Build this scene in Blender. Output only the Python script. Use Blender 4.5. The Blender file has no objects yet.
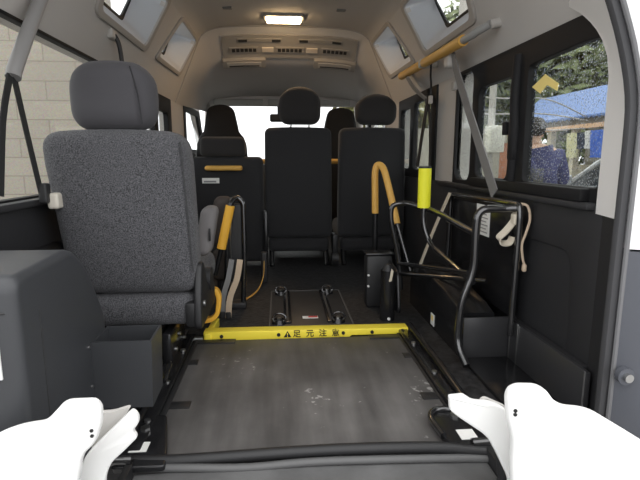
import bpy, bmesh, math, random
from mathutils import Vector as V, Matrix
random.seed(7)
C = bpy.context.scene.collection
R = math.radians

# ------------------------------------------------------------------ materials
MATS = {}
def mat(name, col, rough=.6, metal=0., bump=0., bscale=200., var=0., vscale=40., col2=None, emit=None, estr=0., spec=.5, sheen=0., coat=0.):
    if name in MATS: return MATS[name]
    m = bpy.data.materials.new(name); m.use_nodes = True
    nt = m.node_tree; b = nt.nodes['Principled BSDF']
    c = (*col, 1)
    b.inputs['Base Color'].default_value = c
    b.inputs['Roughness'].default_value = rough
    b.inputs['Metallic'].default_value = metal
    b.inputs['Specular IOR Level'].default_value = spec
    if coat: b.inputs['Coat Weight'].default_value = coat
    if sheen:
        b.inputs['Sheen Weight'].default_value = sheen
    tc = nt.nodes.new('ShaderNodeTexCoord')
    if var or col2:
        n = nt.nodes.new('ShaderNodeTexNoise'); n.inputs['Scale'].default_value = vscale; n.inputs['Detail'].default_value = 5
        nt.links.new(tc.outputs['Object'], n.inputs['Vector'])
        r = nt.nodes.new('ShaderNodeValToRGB')
        lo = col2 if col2 else tuple(x * (1 - var) for x in col)
        r.color_ramp.elements[0].position = .35; r.color_ramp.elements[1].position = .65
        r.color_ramp.elements[0].color = (*lo, 1)
        r.color_ramp.elements[1].color = (*(tuple(min(1, x * (1 + var)) for x in col)), 1)
        nt.links.new(n.outputs['Fac'], r.inputs['Fac']); nt.links.new(r.outputs['Color'], b.inputs['Base Color'])
    if bump:
        n = nt.nodes.new('ShaderNodeTexNoise'); n.inputs['Scale'].default_value = bscale; n.inputs['Detail'].default_value = 3
        nt.links.new(tc.outputs['Object'], n.inputs['Vector'])
        bp = nt.nodes.new('ShaderNodeBump'); bp.inputs['Strength'].default_value = bump; bp.inputs['Distance'].default_value = .003
        nt.links.new(n.outputs['Fac'], bp.inputs['Height']); nt.links.new(bp.outputs['Normal'], b.inputs['Normal'])
    if emit:
        b.inputs['Emission Color'].default_value = (*emit, 1); b.inputs['Emission Strength'].default_value = estr
    MATS[name] = m; return m

def glass_mat(name, tint, gloss=.06, drops=False):
    m = bpy.data.materials.new(name); m.use_nodes = True; nt = m.node_tree
    nt.nodes.clear(); L = nt.links
    out = nt.nodes.new('ShaderNodeOutputMaterial')
    tr = nt.nodes.new('ShaderNodeBsdfTransparent'); tr.inputs['Color'].default_value = (*tint, 1)
    gl = nt.nodes.new('ShaderNodeBsdfGlossy'); gl.inputs['Roughness'].default_value = .02
    mx = nt.nodes.new('ShaderNodeMixShader')
    lw = nt.nodes.new('ShaderNodeLayerWeight'); pw = nt.nodes.new('ShaderNodeMath'); pw.operation = 'POWER'; pw.inputs[1].default_value = 5
    fr = nt.nodes.new('ShaderNodeMath'); fr.operation = 'MULTIPLY_ADD'; fr.inputs[1].default_value = .6; fr.inputs[2].default_value = .025
    L.new(lw.outputs['Facing'], pw.inputs[0]); L.new(pw.outputs[0], fr.inputs[0])
    L.new(fr.outputs[0], mx.inputs['Fac']); L.new(tr.outputs[0], mx.inputs[1]); L.new(gl.outputs[0], mx.inputs[2])
    last = mx
    if drops:
        tc = nt.nodes.new('ShaderNodeTexCoord')
        vo = nt.nodes.new('ShaderNodeTexVoronoi'); vo.inputs['Scale'].default_value = 150
        L.new(tc.outputs['Object'], vo.inputs['Vector'])
        rp = nt.nodes.new('ShaderNodeValToRGB')
        rp.color_ramp.elements[0].position = .20; rp.color_ramp.elements[0].color = (.6, .6, .6, 1)
        rp.color_ramp.elements[1].position = .40; rp.color_ramp.elements[1].color = (0, 0, 0, 1)
        L.new(vo.outputs['Distance'], rp.inputs['Fac'])
        rf = nt.nodes.new('ShaderNodeBsdfRefraction'); rf.inputs['IOR'].default_value = 1.2; rf.inputs['Roughness'].default_value = .12
        bp = nt.nodes.new('ShaderNodeBump'); bp.inputs['Strength'].default_value = 1; bp.inputs['Distance'].default_value = .006; bp.invert = True
        L.new(vo.outputs['Distance'], bp.inputs['Height']); L.new(bp.outputs['Normal'], rf.inputs['Normal'])
        m2 = nt.nodes.new('ShaderNodeMixShader')
        L.new(rp.outputs['Color'], m2.inputs['Fac']); L.new(mx.outputs[0], m2.inputs[1]); L.new(rf.outputs[0], m2.inputs[2])
        last = m2
    L.new(last.outputs[0], out.inputs['Surface'])
    MATS[name] = m; return m

HEAD = mat('headliner', (.56, .535, .505), .9, bump=.15, bscale=500)
TRIM = mat('pillar_trim', (.50, .48, .45), .55, bump=.05)
WELL = mat('window_well', (.62, .64, .67), .5)
BLK = mat('black_plastic', (.018, .018, .019), .5, bump=.12, bscale=450)
BLK2 = mat('black_gloss', (.012, .012, .013), .22)
PANEL = mat('side_panel', (.022, .022, .024), .55, bump=.1, bscale=500)
FRAME = mat('window_rubber', (.010, .010, .011), .6, spec=.25)
TUBE = mat('black_tube', (.012, .012, .013), .22, coat=1., spec=.8)
GREYBOX = mat('grey_plastic', (.040, .042, .046), .42, bump=.12, bscale=500)
FAB = mat('grey_fabric', (.135, .135, .145), .95, bump=.8, bscale=500, col2=(.024, .024, .027), vscale=340, sheen=.12)
FABD = mat('dark_fabric', (.020, .020, .022), .9, bump=.3, bscale=600, sheen=.1)
HEADR = mat('headrest_cloth', (.060, .058, .064), .85, bump=.15, bscale=700, sheen=.1)
HEADD = mat('dark_headrest_cloth', (.024, .022, .022), .9, bump=.15, bscale=600, sheen=.1)
PLATE = mat('grey_rubber', (.115, .110, .108), .62, bump=.08, bscale=120, var=.22, vscale=5)
def wear(m):
    nt = m.node_tree; b = nt.nodes['Principled BSDF']; L = nt.links
    src = b.inputs['Base Color'].links[0].from_socket
    tc = nt.nodes.new('ShaderNodeTexCoord'); mp = nt.nodes.new('ShaderNodeMapping'); mp.inputs['Scale'].default_value = (14, 1.6, 1)
    n = nt.nodes.new('ShaderNodeTexNoise'); n.inputs['Scale'].default_value = 1; n.inputs['Detail'].default_value = 4
    r = nt.nodes.new('ShaderNodeValToRGB'); r.color_ramp.elements[0].position = .35; r.color_ramp.elements[0].color = (.62, .61, .60, 1); r.color_ramp.elements[1].position = .7; r.color_ramp.elements[1].color = (1.15, 1.14, 1.12, 1)
    mx = nt.nodes.new('ShaderNodeMixRGB'); mx.blend_type = 'MULTIPLY'; mx.inputs['Fac'].default_value = 1
    L.new(tc.outputs['Object'], mp.inputs['Vector']); L.new(mp.outputs['Vector'], n.inputs['Vector']); L.new(n.outputs['Fac'], r.inputs['Fac']); L.new(src, mx.inputs['Color1']); L.new(r.outputs['Color'], mx.inputs['Color2'])
    v = nt.nodes.new('ShaderNodeTexNoise'); v.inputs['Scale'].default_value = 55; v.inputs['Detail'].default_value = 2
    v2 = nt.nodes.new('ShaderNodeTexNoise'); v2.inputs['Scale'].default_value = 4
    ml = nt.nodes.new('ShaderNodeMath'); ml.operation = 'MULTIPLY'
    r2 = nt.nodes.new('ShaderNodeValToRGB'); r2.color_ramp.elements[0].position = .40; r2.color_ramp.elements[0].color = (0, 0, 0, 1); r2.color_ramp.elements[1].position = .46; r2.color_ramp.elements[1].color = (.7, .7, .7, 1)
    L.new(tc.outputs['Object'], v.inputs['Vector']); L.new(tc.outputs['Object'], v2.inputs['Vector']); L.new(v.outputs['Fac'], ml.inputs[0]); L.new(v2.outputs['Fac'], ml.inputs[1]); L.new(ml.outputs[0], r2.inputs['Fac'])
    m2 = nt.nodes.new('ShaderNodeMixRGB'); m2.inputs['Color2'].default_value = (.42, .41, .39, 1)
    L.new(r2.outputs['Color'], m2.inputs['Fac']); L.new(mx.outputs['Color'], m2.inputs['Color1']); L.new(m2.outputs['Color'], b.inputs['Base Color'])
wear(PLATE)
PLATE2 = mat('platform_rubber', (.150, .150, .150), .6, bump=.1, bscale=160, var=.2, vscale=8)
MAT_ = mat('floor_mat', (.034, .034, .036), .6, bump=1., bscale=70, col2=(.008, .008, .009), vscale=45)
YEL = mat('yellow_paint', (.98, .80, .07), .4)
YELG = mat('yellow_grip', (.88, .47, .05), .5)
YELO = mat('ochre_grip', (.74, .42, .09), .45)
LEMON = mat('lemon_foam', (.90, .88, .03), .55)
WHITE = mat('white_paint', (.86, .86, .84), .35)
WBODY = mat('white_body', (.85, .85, .85), .3)
BUMP = mat('grey_body', (.085, .09, .105), .4)
SEAL = mat('seal_rubber', (.050, .050, .053), .6)
SEALL = mat('seal_lip', (.16, .16, .165), .6)
STK = mat('white_sticker', (.85, .85, .82), .5)
STEEL = mat('steel', (.55, .55, .54), .3, 1.)
CHAR = mat('print_black', (.01, .01, .01), .6)
REDP = mat('print_red', (.6, .05, .05), .5)
BELTG = mat('grey_webbing', (.24, .235, .23), .8, bump=.4, bscale=700)
BELTB = mat('black_webbing', (.018, .018, .018), .8, bump=.4, bscale=700)
BELTT = mat('tan_webbing', (.55, .43, .31), .8, bump=.3, bscale=700)
BELTC = mat('cream_webbing', (.62, .56, .45), .8, bump=.3, bscale=700)
ARMG = mat('armrest_grey', (.17, .16, .16), .7)
ARMB = mat('armrest_brown', (.055, .042, .036), .7)
LAMP = mat('lamp_lens', (.9, .85, .75), .4, emit=(1., .70, .38), estr=10.)
VENT = mat('vent_panel', (.34, .325, .30), .6)
VENTD = mat('vent_dark', (.03, .03, .03), .6)
GLASS = glass_mat('clear_glass', (.93, .94, .93))
GLASST = glass_mat('wet_tinted_glass', (.80, .82, .80), drops=True)
BUCKLE = mat('buckle', (.62, .58, .50), .5)
ORANGE = mat('amber_sticker', (.95, .76, .26), .6)

# ------------------------------------------------------------------ mesh helpers
def sharp(bm, ang=38):
    bm.normal_update()
    for f in bm.faces: f.smooth = True
    for e in bm.edges:
        if len(e.link_faces) == 2:
            if e.calc_face_angle(0) > R(ang): e.smooth = False
def base_of(bm):
    xs = [v.co.x for v in bm.verts]; ys = [v.co.y for v in bm.verts]; zs = [v.co.z for v in bm.verts]
    return V(((min(xs)+max(xs))/2, (min(ys)+max(ys))/2, min(zs)))
def wloc(o):
    l = V((0, 0, 0))
    while o: l += o.location; o = o.parent
    return l
def obj(name, bm, m, parent=None, ang=38, label=None):
    """links a bmesh given in world coordinates as ONE mesh object"""
    bmesh.ops.recalc_face_normals(bm, faces=bm.faces[:])
    sharp(bm, ang)
    org = base_of(bm)
    bmesh.ops.translate(bm, verts=bm.verts[:], vec=-org)
    me = bpy.data.meshes.new(name); bm.to_mesh(me); bm.free()
    for x in (m if isinstance(m, (list, tuple)) else [m]): me.materials.append(x)
    o = bpy.data.objects.new(name, me); C.objects.link(o)
    if parent: o.parent = parent; o.location = org - wloc(parent)
    else: o.location = org
    if label: o['label'] = label
    return o
def thing(name, label, cat, loc=(0, 0, 0), group=None):
    o = bpy.data.objects.new(name, None); C.objects.link(o); o.location = loc
    o.empty_display_size = .05
    return tag(o, label, cat, group)
def tag(o, label, cat, group=None):
    o['label'] = label; o['category'] = cat
    if group: o['group'] = group
    return o
def struct(o): o['kind'] = 'structure'; return o

def NB(): return bmesh.new()
def box(bm, x0, x1, y0, y1, z0, z1, bev=0., seg=2, mi=0):
    t = NB()
    bmesh.ops.create_cube(t, size=1)
    for v in t.verts:
        v.co = V(((x0+x1)/2 + v.co.x*(x1-x0), (y0+y1)/2 + v.co.y*(y1-y0), (z0+z1)/2 + v.co.z*(z1-z0)))
    if bev: bmesh.ops.bevel(t, geom=t.edges[:], offset=bev, segments=seg, affect='EDGES', profile=.5)
    for f in t.faces: f.material_index = mi
    merge(bm, t); return bm
def merge(bm, t):
    me = bpy.data.meshes.new('tmp'); t.to_mesh(me); t.free(); bm.from_mesh(me); bpy.data.meshes.remove(me)
def BX(*a, **k): return box(NB(), *a, **k)
def catmull(pts, n=6):
    p = [V(q) for q in pts]
    if len(p) < 3 or n <= 1: return p
    out = []
    for i in range(len(p)-1):
        p0 = p[i-1] if i else p[0]*2-p[1]; p1 = p[i]; p2 = p[i+1]; p3 = p[i+2] if i+2 < len(p) else p[-1]*2-p[-2]
        for k in range(n):
            t = k/n
            out.append(.5*((2*p1) + (p2-p0)*t + (2*p0-5*p1+4*p2-p3)*t*t + (3*p1-p0-3*p2+p3)*t**3))
    out.append(p[-1]); return out
def fillet(pts, r=.05, n=6):
    p = [V(q) for q in pts]; out = [p[0]]
    for i in range(1, len(p)-1):
        a, b, c = p[i-1], p[i], p[i+1]
        d = min(r, (a-b).length*.48, (c-b).length*.48)
        s = b+(a-b).normalized()*d; e = b+(c-b).normalized()*d
        for k in range(n+1):
            t = k/n; out.append(s*(1-t)**2 + b*2*t*(1-t) + e*t*t)
    out.append(p[-1]); return out
def sweep(bm, pts, section, side=None, cap=True, scale=None):
    """sweep a closed 2D section along pts; side = preferred direction of the section's first axis"""
    n = len(pts); rings = []
    prev = None
    for i in range(n):
        t = (pts[min(i+1, n-1)] - pts[max(i-1, 0)]).normalized()
        if side is not None: u = V(side) - t*t.dot(V(side))
        elif prev is None: u = t.orthogonal()
        else: u = prev - t*t.dot(prev)
        if u.length < 1e-6: u = t.orthogonal()
        u.normalize(); w = t.cross(u); prev = u
        k = scale(i/(n-1)) if scale else 1
        rings.append([bm.verts.new(pts[i] + u*a*k + w*b*k) for a, b in section])
    m = len(section)
    for i in range(n-1):
        for j in range(m):
            bm.faces.new((rings[i][j], rings[i][(j+1) % m], rings[i+1][(j+1) % m], rings[i+1][j]))
    if cap:
        bm.faces.new(rings[0][::-1]); bm.faces.new(rings[-1])
    return bm
def circ(r, n=12): return [(r*math.cos(2*math.pi*k/n), r*math.sin(2*math.pi*k/n)) for k in range(n)]
def tube(bm, pts, r, n=12, fl=None, cm=0, scale=None):
    p = fillet(pts, fl) if fl else (catmull(pts, cm) if cm else [V(q) for q in pts])
    return sweep(bm, p, circ(r, n), scale=scale)
def ribbon(bm, pts, w, t, side, cm=5):
    p = catmull(pts, cm) if cm else [V(q) for q in pts]
    return sweep(bm, p, [(-w/2, -t/2), (w/2, -t/2), (w/2, t/2), (-w/2, t/2)], side=side)
def cyl(bm, a, b, r, n=20, r2=None):
    a, b = V(a), V(b); r2 = r if r2 is None else r2
    return sweep(bm, [a, b], circ(1, n), scale=lambda t: r+(r2-r)*t)
def rrect(u0, u1, v0, v1, r, n=5):
    out = []
    for cx, cy, a0 in ((u1-r, v1-r, 0), (u0+r, v1-r, 90), (u0+r, v0+r, 180), (u1-r, v0+r, 270)):
        for k in range(n+1):
            a = R(a0+90*k/n); out.append((cx+r*math.cos(a), cy+r*math.sin(a)))
    return out
def rpoly(pts, r, n=5):
    p = [V((a, b, 0)) for a, b in pts]; out = []
    m = len(p)
    for i in range(m):
        a, b, c = p[i-1], p[i], p[(i+1) % m]
        rr = r[i] if isinstance(r, (list, tuple)) else r
        d = min(rr, (a-b).length*.45, (c-b).length*.45)
        if d < 1e-6: out.append((b.x, b.y)); continue
        s = b+(a-b).normalized()*d; e = b+(c-b).normalized()*d
        for k in range(n+1):
            t = k/n; q = s*(1-t)**2 + b*2*t*(1-t) + e*t*t; out.append((q.x, q.y))
    return out
def plate(bm, outer, holes, fmap, depth, bev=0.):
    """planar polygon with holes, mapped (u,v)->3D and given thickness along depth"""
    t = NB(); es = []
    for lp in [outer]+list(holes):
        vs = [t.verts.new((a, b, 0)) for a, b in lp]
        for i in range(len(vs)): es.append(t.edges.new((vs[i], vs[(i+1) % len(vs)])))
    if holes: bmesh.ops.triangle_fill(t, edges=es, use_beauty=True)
    else: t.faces.new(t.verts[:])
    for v in t.verts: v.co = V(fmap(v.co.x, v.co.y))
    ret = bmesh.ops.extrude_face_region(t, geom=t.faces[:])
    nv = [g for g in ret['geom'] if isinstance(g, bmesh.types.BMVert)]
    bmesh.ops.translate(t, verts=nv, vec=V(depth))
    bmesh.ops.recalc_face_normals(t, faces=t.faces[:])
    if bev:
        ed = [e for e in t.edges if len(e.link_faces) == 2 and e.calc_face_angle(0) > R(50)]
        bmesh.ops.bevel(t, geom=ed, offset=bev, segments=3, affect='EDGES', profile=.5)
    merge(bm, t); return bm
def rbox(x0, x1, y0, y1, z0, z1, r, deform=None, bm=None, n=4, k=5):
    """rounded box with a fine grid; deform gets normalised (u,v,w) in [-1,1] and the point"""
    bm = bm or NB(); t = NB()
    h = V(((x1-x0)/2, (y1-y0)/2, (z1-z0)/2)); c = V(((x0+x1)/2, (y0+y1)/2, (z0+z1)/2))
    r = min(r, *h)
    def params(hh):
        s = [-hh + r*(1-math.cos(math.pi/2*i/n)) for i in range(n)]
        inn = [(-hh+r) + (2*hh-2*r)*i/k for i in range(k+1)]
        return s+inn+[-q for q in s[::-1]]
    P = [params(h[i]) for i in range(3)]
    for ax in range(3):
        a, b = (ax+1) % 3, (ax+2) % 3
        for sg in (-1, 1):
            g = []
            for pa in P[a]:
                row = []
                for pb in P[b]:
                    q = V((0, 0, 0)); q[ax] = sg*h[ax]; q[a] = pa; q[b] = pb
                    inn = V([max(-h[i]+r, min(h[i]-r, q[i])) for i in range(3)])
                    d = q-inn
                    if d.length > 1e-9: q = inn+d.normalized()*r
                    row.append(t.verts.new(q))
                g.append(row)
            for i in range(len(g)-1):
                for j in range(len(g[0])-1):
                    t.faces.new((g[i][j], g[i+1][j], g[i+1][j+1], g[i][j+1]))
    bmesh.ops.remove_doubles(t, verts=t.verts[:], dist=1e-5)
    for v in t.verts:
        u = V([v.co[i]/h[i] for i in range(3)])
        p = c+v.co
        v.co = deform(u, p) if deform else p
    merge(bm, t); return bm
def loft(bm, rings, closed=False, cap=False):
    vs = [[bm.verts.new(q) for q in r] for r in rings]
    m = len(vs[0])
    for i in range(len(vs)-1):
        for j in range(m if closed else m-1):
            bm.faces.new((vs[i][j], vs[i][(j+1) % m], vs[i+1][(j+1) % m], vs[i+1][j]))
    if cap: bm.faces.new(vs[0][::-1]); bm.faces.new(vs[-1])
    return bm
def text_bm(s, size, fmap, depth=.0006):
    cu = bpy.data.curves.new('writing', 'FONT'); cu.body = s; cu.size = size; cu.align_x = 'CENTER'; cu.align_y = 'CENTER'; cu.extrude = depth; cu.offset = size*.012
    o = bpy.data.objects.new('writing', cu); C.objects.link(o)
    dg = bpy.context.evaluated_depsgraph_get(); dg.update()
    me = bpy.data.meshes.new_from_object(o.evaluated_get(dg))
    bm = NB(); bm.from_mesh(me)
    for v in bm.verts: v.co = V(fmap(v.co.x, v.co.y, v.co.z))
    bpy.data.objects.remove(o); bpy.data.curves.remove(cu); bpy.data.meshes.remove(me)
    return bm

# ------------------------------------------------------------------ the van body (structure)
YR = 1.02          # rear opening
def side_map(s, x): return lambda u, v: (s*x, u, v)
fl = BX(-.75, .75, .98, 5.1, -.06, 0); struct(obj('floor', fl, MAT_))

WIN = { # quarter window, door window, cab window: outlines in (y, z)
    'q': (1.14, 2.15, .555, 1.03), 'd': (2.48, 3.2, .555, 1.0), 'c': (3.72, 4.45, .72, 1.03)}
for s, nm in ((-1, 'left'), (1, 'right')):
    holes = [rrect(*WIN['q'], .05), rrect(*WIN['d'], .04), rpoly([(3.72, .72), (4.62, .72), (4.30, 1.03), (3.72, 1.03)], .03)]
    bm = plate(NB(), [(1.12, .53), (4.75, .53), (4.42, 1.09), (1.12, 1.06)], holes, side_map(s, .75), (s*.06, 0, 0))
    struct(obj('wall_'+nm, bm, TRIM))
    # lower black panels, with a shallow pressed recess in the rear one
    bm = plate(NB(), [(1.10, 0), (2.1, 0), (2.1, .552), (1.10, .552)], [rpoly([(1.20, .13), (1.52, .13), (1.58, .30), (1.55, .415), (1.22, .415)], .05)], side_map(s, .735), (s*.035, 0, 0), bev=.004)
    box(bm, s*.743-.002, s*.743+.002, 1.15, 1.65, .08, .46)
    box(bm, *sorted((s*.712, s*.80)), 1.14, 2.3, .537, .556, .006)
    box(bm, *sorted((s*.735, s*.80)), 2.1, 3.5, 0, .553, .008)
    box(bm, *sorted((s*.735, s*.80)), 3.5, 4.9, 0, .70, .008)
    struct(obj('baseboard_'+nm, bm, PANEL))

# window frames + panes
def wmap(x): return lambda u, v: (x, u, v)
bm = plate(NB(), [(1.12, .552), (2.17, .552), (2.17, 1.035), (1.22, 1.035), (1.15, .99), (1.12, .93)],
           [rpoly([(1.14, .592), (1.525, .592), (1.53, .955), (1.24, .965), (1.14, .955)], [.02, .02, .02, .05, .05]),
            rrect(1.635, 1.915, .592, .94, .035),
            rrect(1.975, 2.15, .572, 1.02, .045)], wmap(.738), (.03, 0, 0), bev=.003)
tube(bm, [(.742, 1.60, .58), (.737, 1.585, .75), (.736, 1.595, .86), (.742, 1.60, 1.0)], .020, cm=5)
box(bm, .722, .742, 1.572, 1.612, .66, .80, .006)
box(bm, .725, .742, 1.64, 1.665, .745, .79, .004)
box(bm, .712, .742, 1.17, 1.9, .556, .59, .005)
w1 = struct(obj('window_1', bm, FRAME))
pb = NB()
for (a, b, c, d) in ((1.13, 1.55, .58, .98), (1.625, 1.925, .58, .95), (1.96, 2.16, .565, 1.03)): box(pb, .752, .756, a, b, c, d)
struct(obj('window_pane', pb, GLASST, w1))
bm = plate(NB(), [(2.45, .552), (3.23, .552), (3.23, 1.03), (2.45, 1.03)], [rrect(2.54, 2.86, .60, .98, .03), rrect(2.94, 3.17, .60, .965, .03)], wmap(.74), (.03, 0, 0), bev=.003)
w2 = struct(obj('window_2', bm, FRAME))
struct(obj('window_pane', BX(.752, .756, 2.5, 3.2, .58, 1.0), GLASST, w2))
bm = plate(NB(), [(1.12, .552), (2.17, .552), (2.17, 1.036), (1.12, 1.036)], [rrect(1.15, 2.13, .562, 1.026, .03)], wmap(-.768), (.028, 0, 0), bev=.003)
w3 = struct(obj('window_3', bm, FRAME))
struct(obj('window_pane', BX(-.758, -.754, 1.13, 2.15, .556, 1.032), GLASS, w3))
bm = plate(NB(), [(2.45, .552), (3.23, .552), (3.23, 1.03), (2.45, 1.03)], [rrect(2.52, 2.80, .60, .97, .03), rrect(2.88, 3.13, .60, .94, .03)], wmap(-.768), (.03, 0, 0), bev=.003)
w4 = struct(obj('window_4', bm, FRAME))
struct(obj('window_pane', BX(-.758, -.754, 2.5, 3.2, .58, 1.0), GLASS, w4))
for s, nm in ((-1, 'window_5'), (1, 'window_6')):
    bm = plate(NB(), [(3.68, .69), (4.70, .69), (4.34, 1.055), (3.68, 1.055)], [rpoly([(3.75, .73), (4.55, .73), (4.28, 1.01), (3.75, 1.01)], .03)], wmap(s*.755-.012), (.024, 0, 0))
    w = struct(obj(nm, bm, FRAME))
    struct(obj('window_pane', plate(NB(), [(3.72, .71), (4.62, .71), (4.3, 1.03), (3.72, 1.03)], [], wmap(s*.757-.002), (.004, 0, 0)), GLASS, w))

# roof: planar sloped sides with the high windows, curved middle, front bulkhead down to the windscreen header
SL0, SL1 = (.75, 1.035), (.580, 1.433)
def slope_map(s):
    def f(u, v):   # u = y, v = z
        t = (v-SL0[1])/(SL1[1]-SL0[1]); return (s*(SL0[0]+(SL1[0]-SL0[0])*t), u, v)
    return f
HW = {'a': [(1.83, 1.418), (1.88, 1.19), (2.46, 1.19), (2.548, 1.418)], 'b': [(2.885, 1.418), (2.70, 1.195), (3.235, 1.20), (3.352, 1.418)]}
bm = NB()
ARCH_Y = 3.42
def ya(x): return 3.45-.03*min(1, (abs(x)/.592)**2)
for s in (-1, 1):
    plate(bm, [(YR-.03, 1.035), (ARCH_Y, 1.035), (ARCH_Y, 1.433), (YR-.03, 1.433)], [rpoly(HW['a'], .035), rpoly(HW['b'], .035)], slope_map(s), (s*.02, 0, .01))
def archpts(k=1.):
    half = [(.75, 1.035), (.665, 1.234), (.580, 1.433), (.558, 1.468), (.515, 1.500), (.43, 1.524), (.28, 1.537), (.14, 1.541), (0, 1.542)]
    return [(-x, z) for x, z in half] + [(x, z) for x, z in half[-2::-1]]
AP = archpts()
mid = [i for i, (x, z) in enumerate(AP) if z >= 1.4329]
rg = [[(AP[i][0], y if y else ya(AP[i][0]), AP[i][1]) for i in mid] for y in (YR-.03, 1.8, 2.6, 0)]
rgo = [[(x*1.01, y, z+.03) for x, y, z in r] for r in rg]
loft(bm, rg); loft(bm, rgo)
hx = [.69, .685, .67, .64, .58, .47, .33, .16, 0]; hz = [1.06, 1.10, 1.135, 1.155, 1.17, 1.182, 1.19, 1.194, 1.195]
HP = [(-x, z) for x, z in zip(hx, hz)] + [(x, z) for x, z in list(zip(hx, hz))[-2::-1]]
BS = [(0, 0, 0), (.02, 0, .085), (.07, 0, .19), (.10, 0, .265), (.13, .0, .34), (.17, .02, .425), (.21, .05, .51), (.25, .09, .58), (.35, .2, .66), (.5, .42, .76), (.65, .62, .86), (.82, .82, .94), (1, 1, 1)]
rg = []
for q, tx, tz in BS:
    rg.append([(a_[0]+(h_[0]-a_[0])*tx, ya(a_[0])+(4.45-ya(a_[0]))*q, a_[1]+(h_[1]-a_[1])*(tz if abs(a_[0]) < .6 else tx)) for a_, h_ in zip(AP, HP)])
loft(bm, rg); loft(bm, [[(x*1.02, y+.015, z+.03) for x, y, z in r] for r in rg])
# strip that closes the header side above the cab windows
struct(obj('ceiling', bm, HEAD, ang=60))
# seam lip round the front edge of the raised roof
lip = NB(); sweep(lip, catmull([(x, ya(x)-.004, z-.002) for x, z in AP], 4), circ(.006, 8)); struct(obj('trim_1', lip, mat('lip_grey', (.36, .34, .32), .8)))
# high side windows: lip, deep well and outer pane
for s in (-1, 1):
    for k, key in enumerate(('a', 'b')):
        inn = rpoly(HW[key], .035)
        f = slope_map(s)
        cy = sum(p[0] for p in inn)/len(inn); cz = sum(p[1] for p in inn)/len(inn)
        ylo, yhi = (1.84, 2.535) if key == 'a' else (2.70, 3.335)
        def outp(p):
            q = (p[0]-ylo)/(yhi-ylo); h_ = (p[1]-1.19)/.228
            return (p[0]+(-.14+.15*h_)*q-.10*(1-q), 1.268+.20*h_)
        oc = [outp(p) for p in inn]; ocy = sum(a for a, b in oc)/len(oc); ocz = sum(b for a, b in oc)/len(oc)
        def shr(p, k):
            q = outp(p); return (ocy+(q[0]-ocy)*(1-k*.45), ocz+(q[1]-ocz)*(1-k))
        r0 = [V(f(*p)) for p in inn]
        r1 = [V((s*.742, *outp(p))) for p in inn]
        bm = NB(); loft(bm, [r0, r1], closed=True)
        loft(bm, [[q+V((0, (q.y-cy)*.03, (q.z-cz)*.05)) for q in r0], [q+V((0, (q.y-cy)*.06, (q.z-cz)*.09)) for q in r1]], closed=True)
        nn = 7+(s > 0)*2+k
        w = struct(obj('window_%d' % nn, bm, WELL))
        big = [(cy+(p[0]-cy)*1.12, cz+(p[1]-cz)*1.2) for p in inn]
        lp = plate(NB(), big, [[(cy+(p[0]-cy)*1.0, cz+(p[1]-cz)*1.0) for p in inn]], lambda u, v: tuple(V(f(u, v))+V((-s*.010, 0, -.004))), (s*.012, 0, .004), bev=.003)
        struct(obj('window_frame', lp, mat('lip_beige', (.40, .375, .345), .6), w))
        fr = plate(NB(), [shr(p, -.08) for p in inn], [[shr(p, .10) for p in inn]], wmap(s*.738), (s*.008, 0, 0))
        struct(obj('window_seal', fr, FRAME, w))
        struct(obj('window_pane', plate(NB(), [outp(p) for p in inn], [], wmap(s*.748), (s*.004, 0, 0)), GLASS, w))

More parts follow.
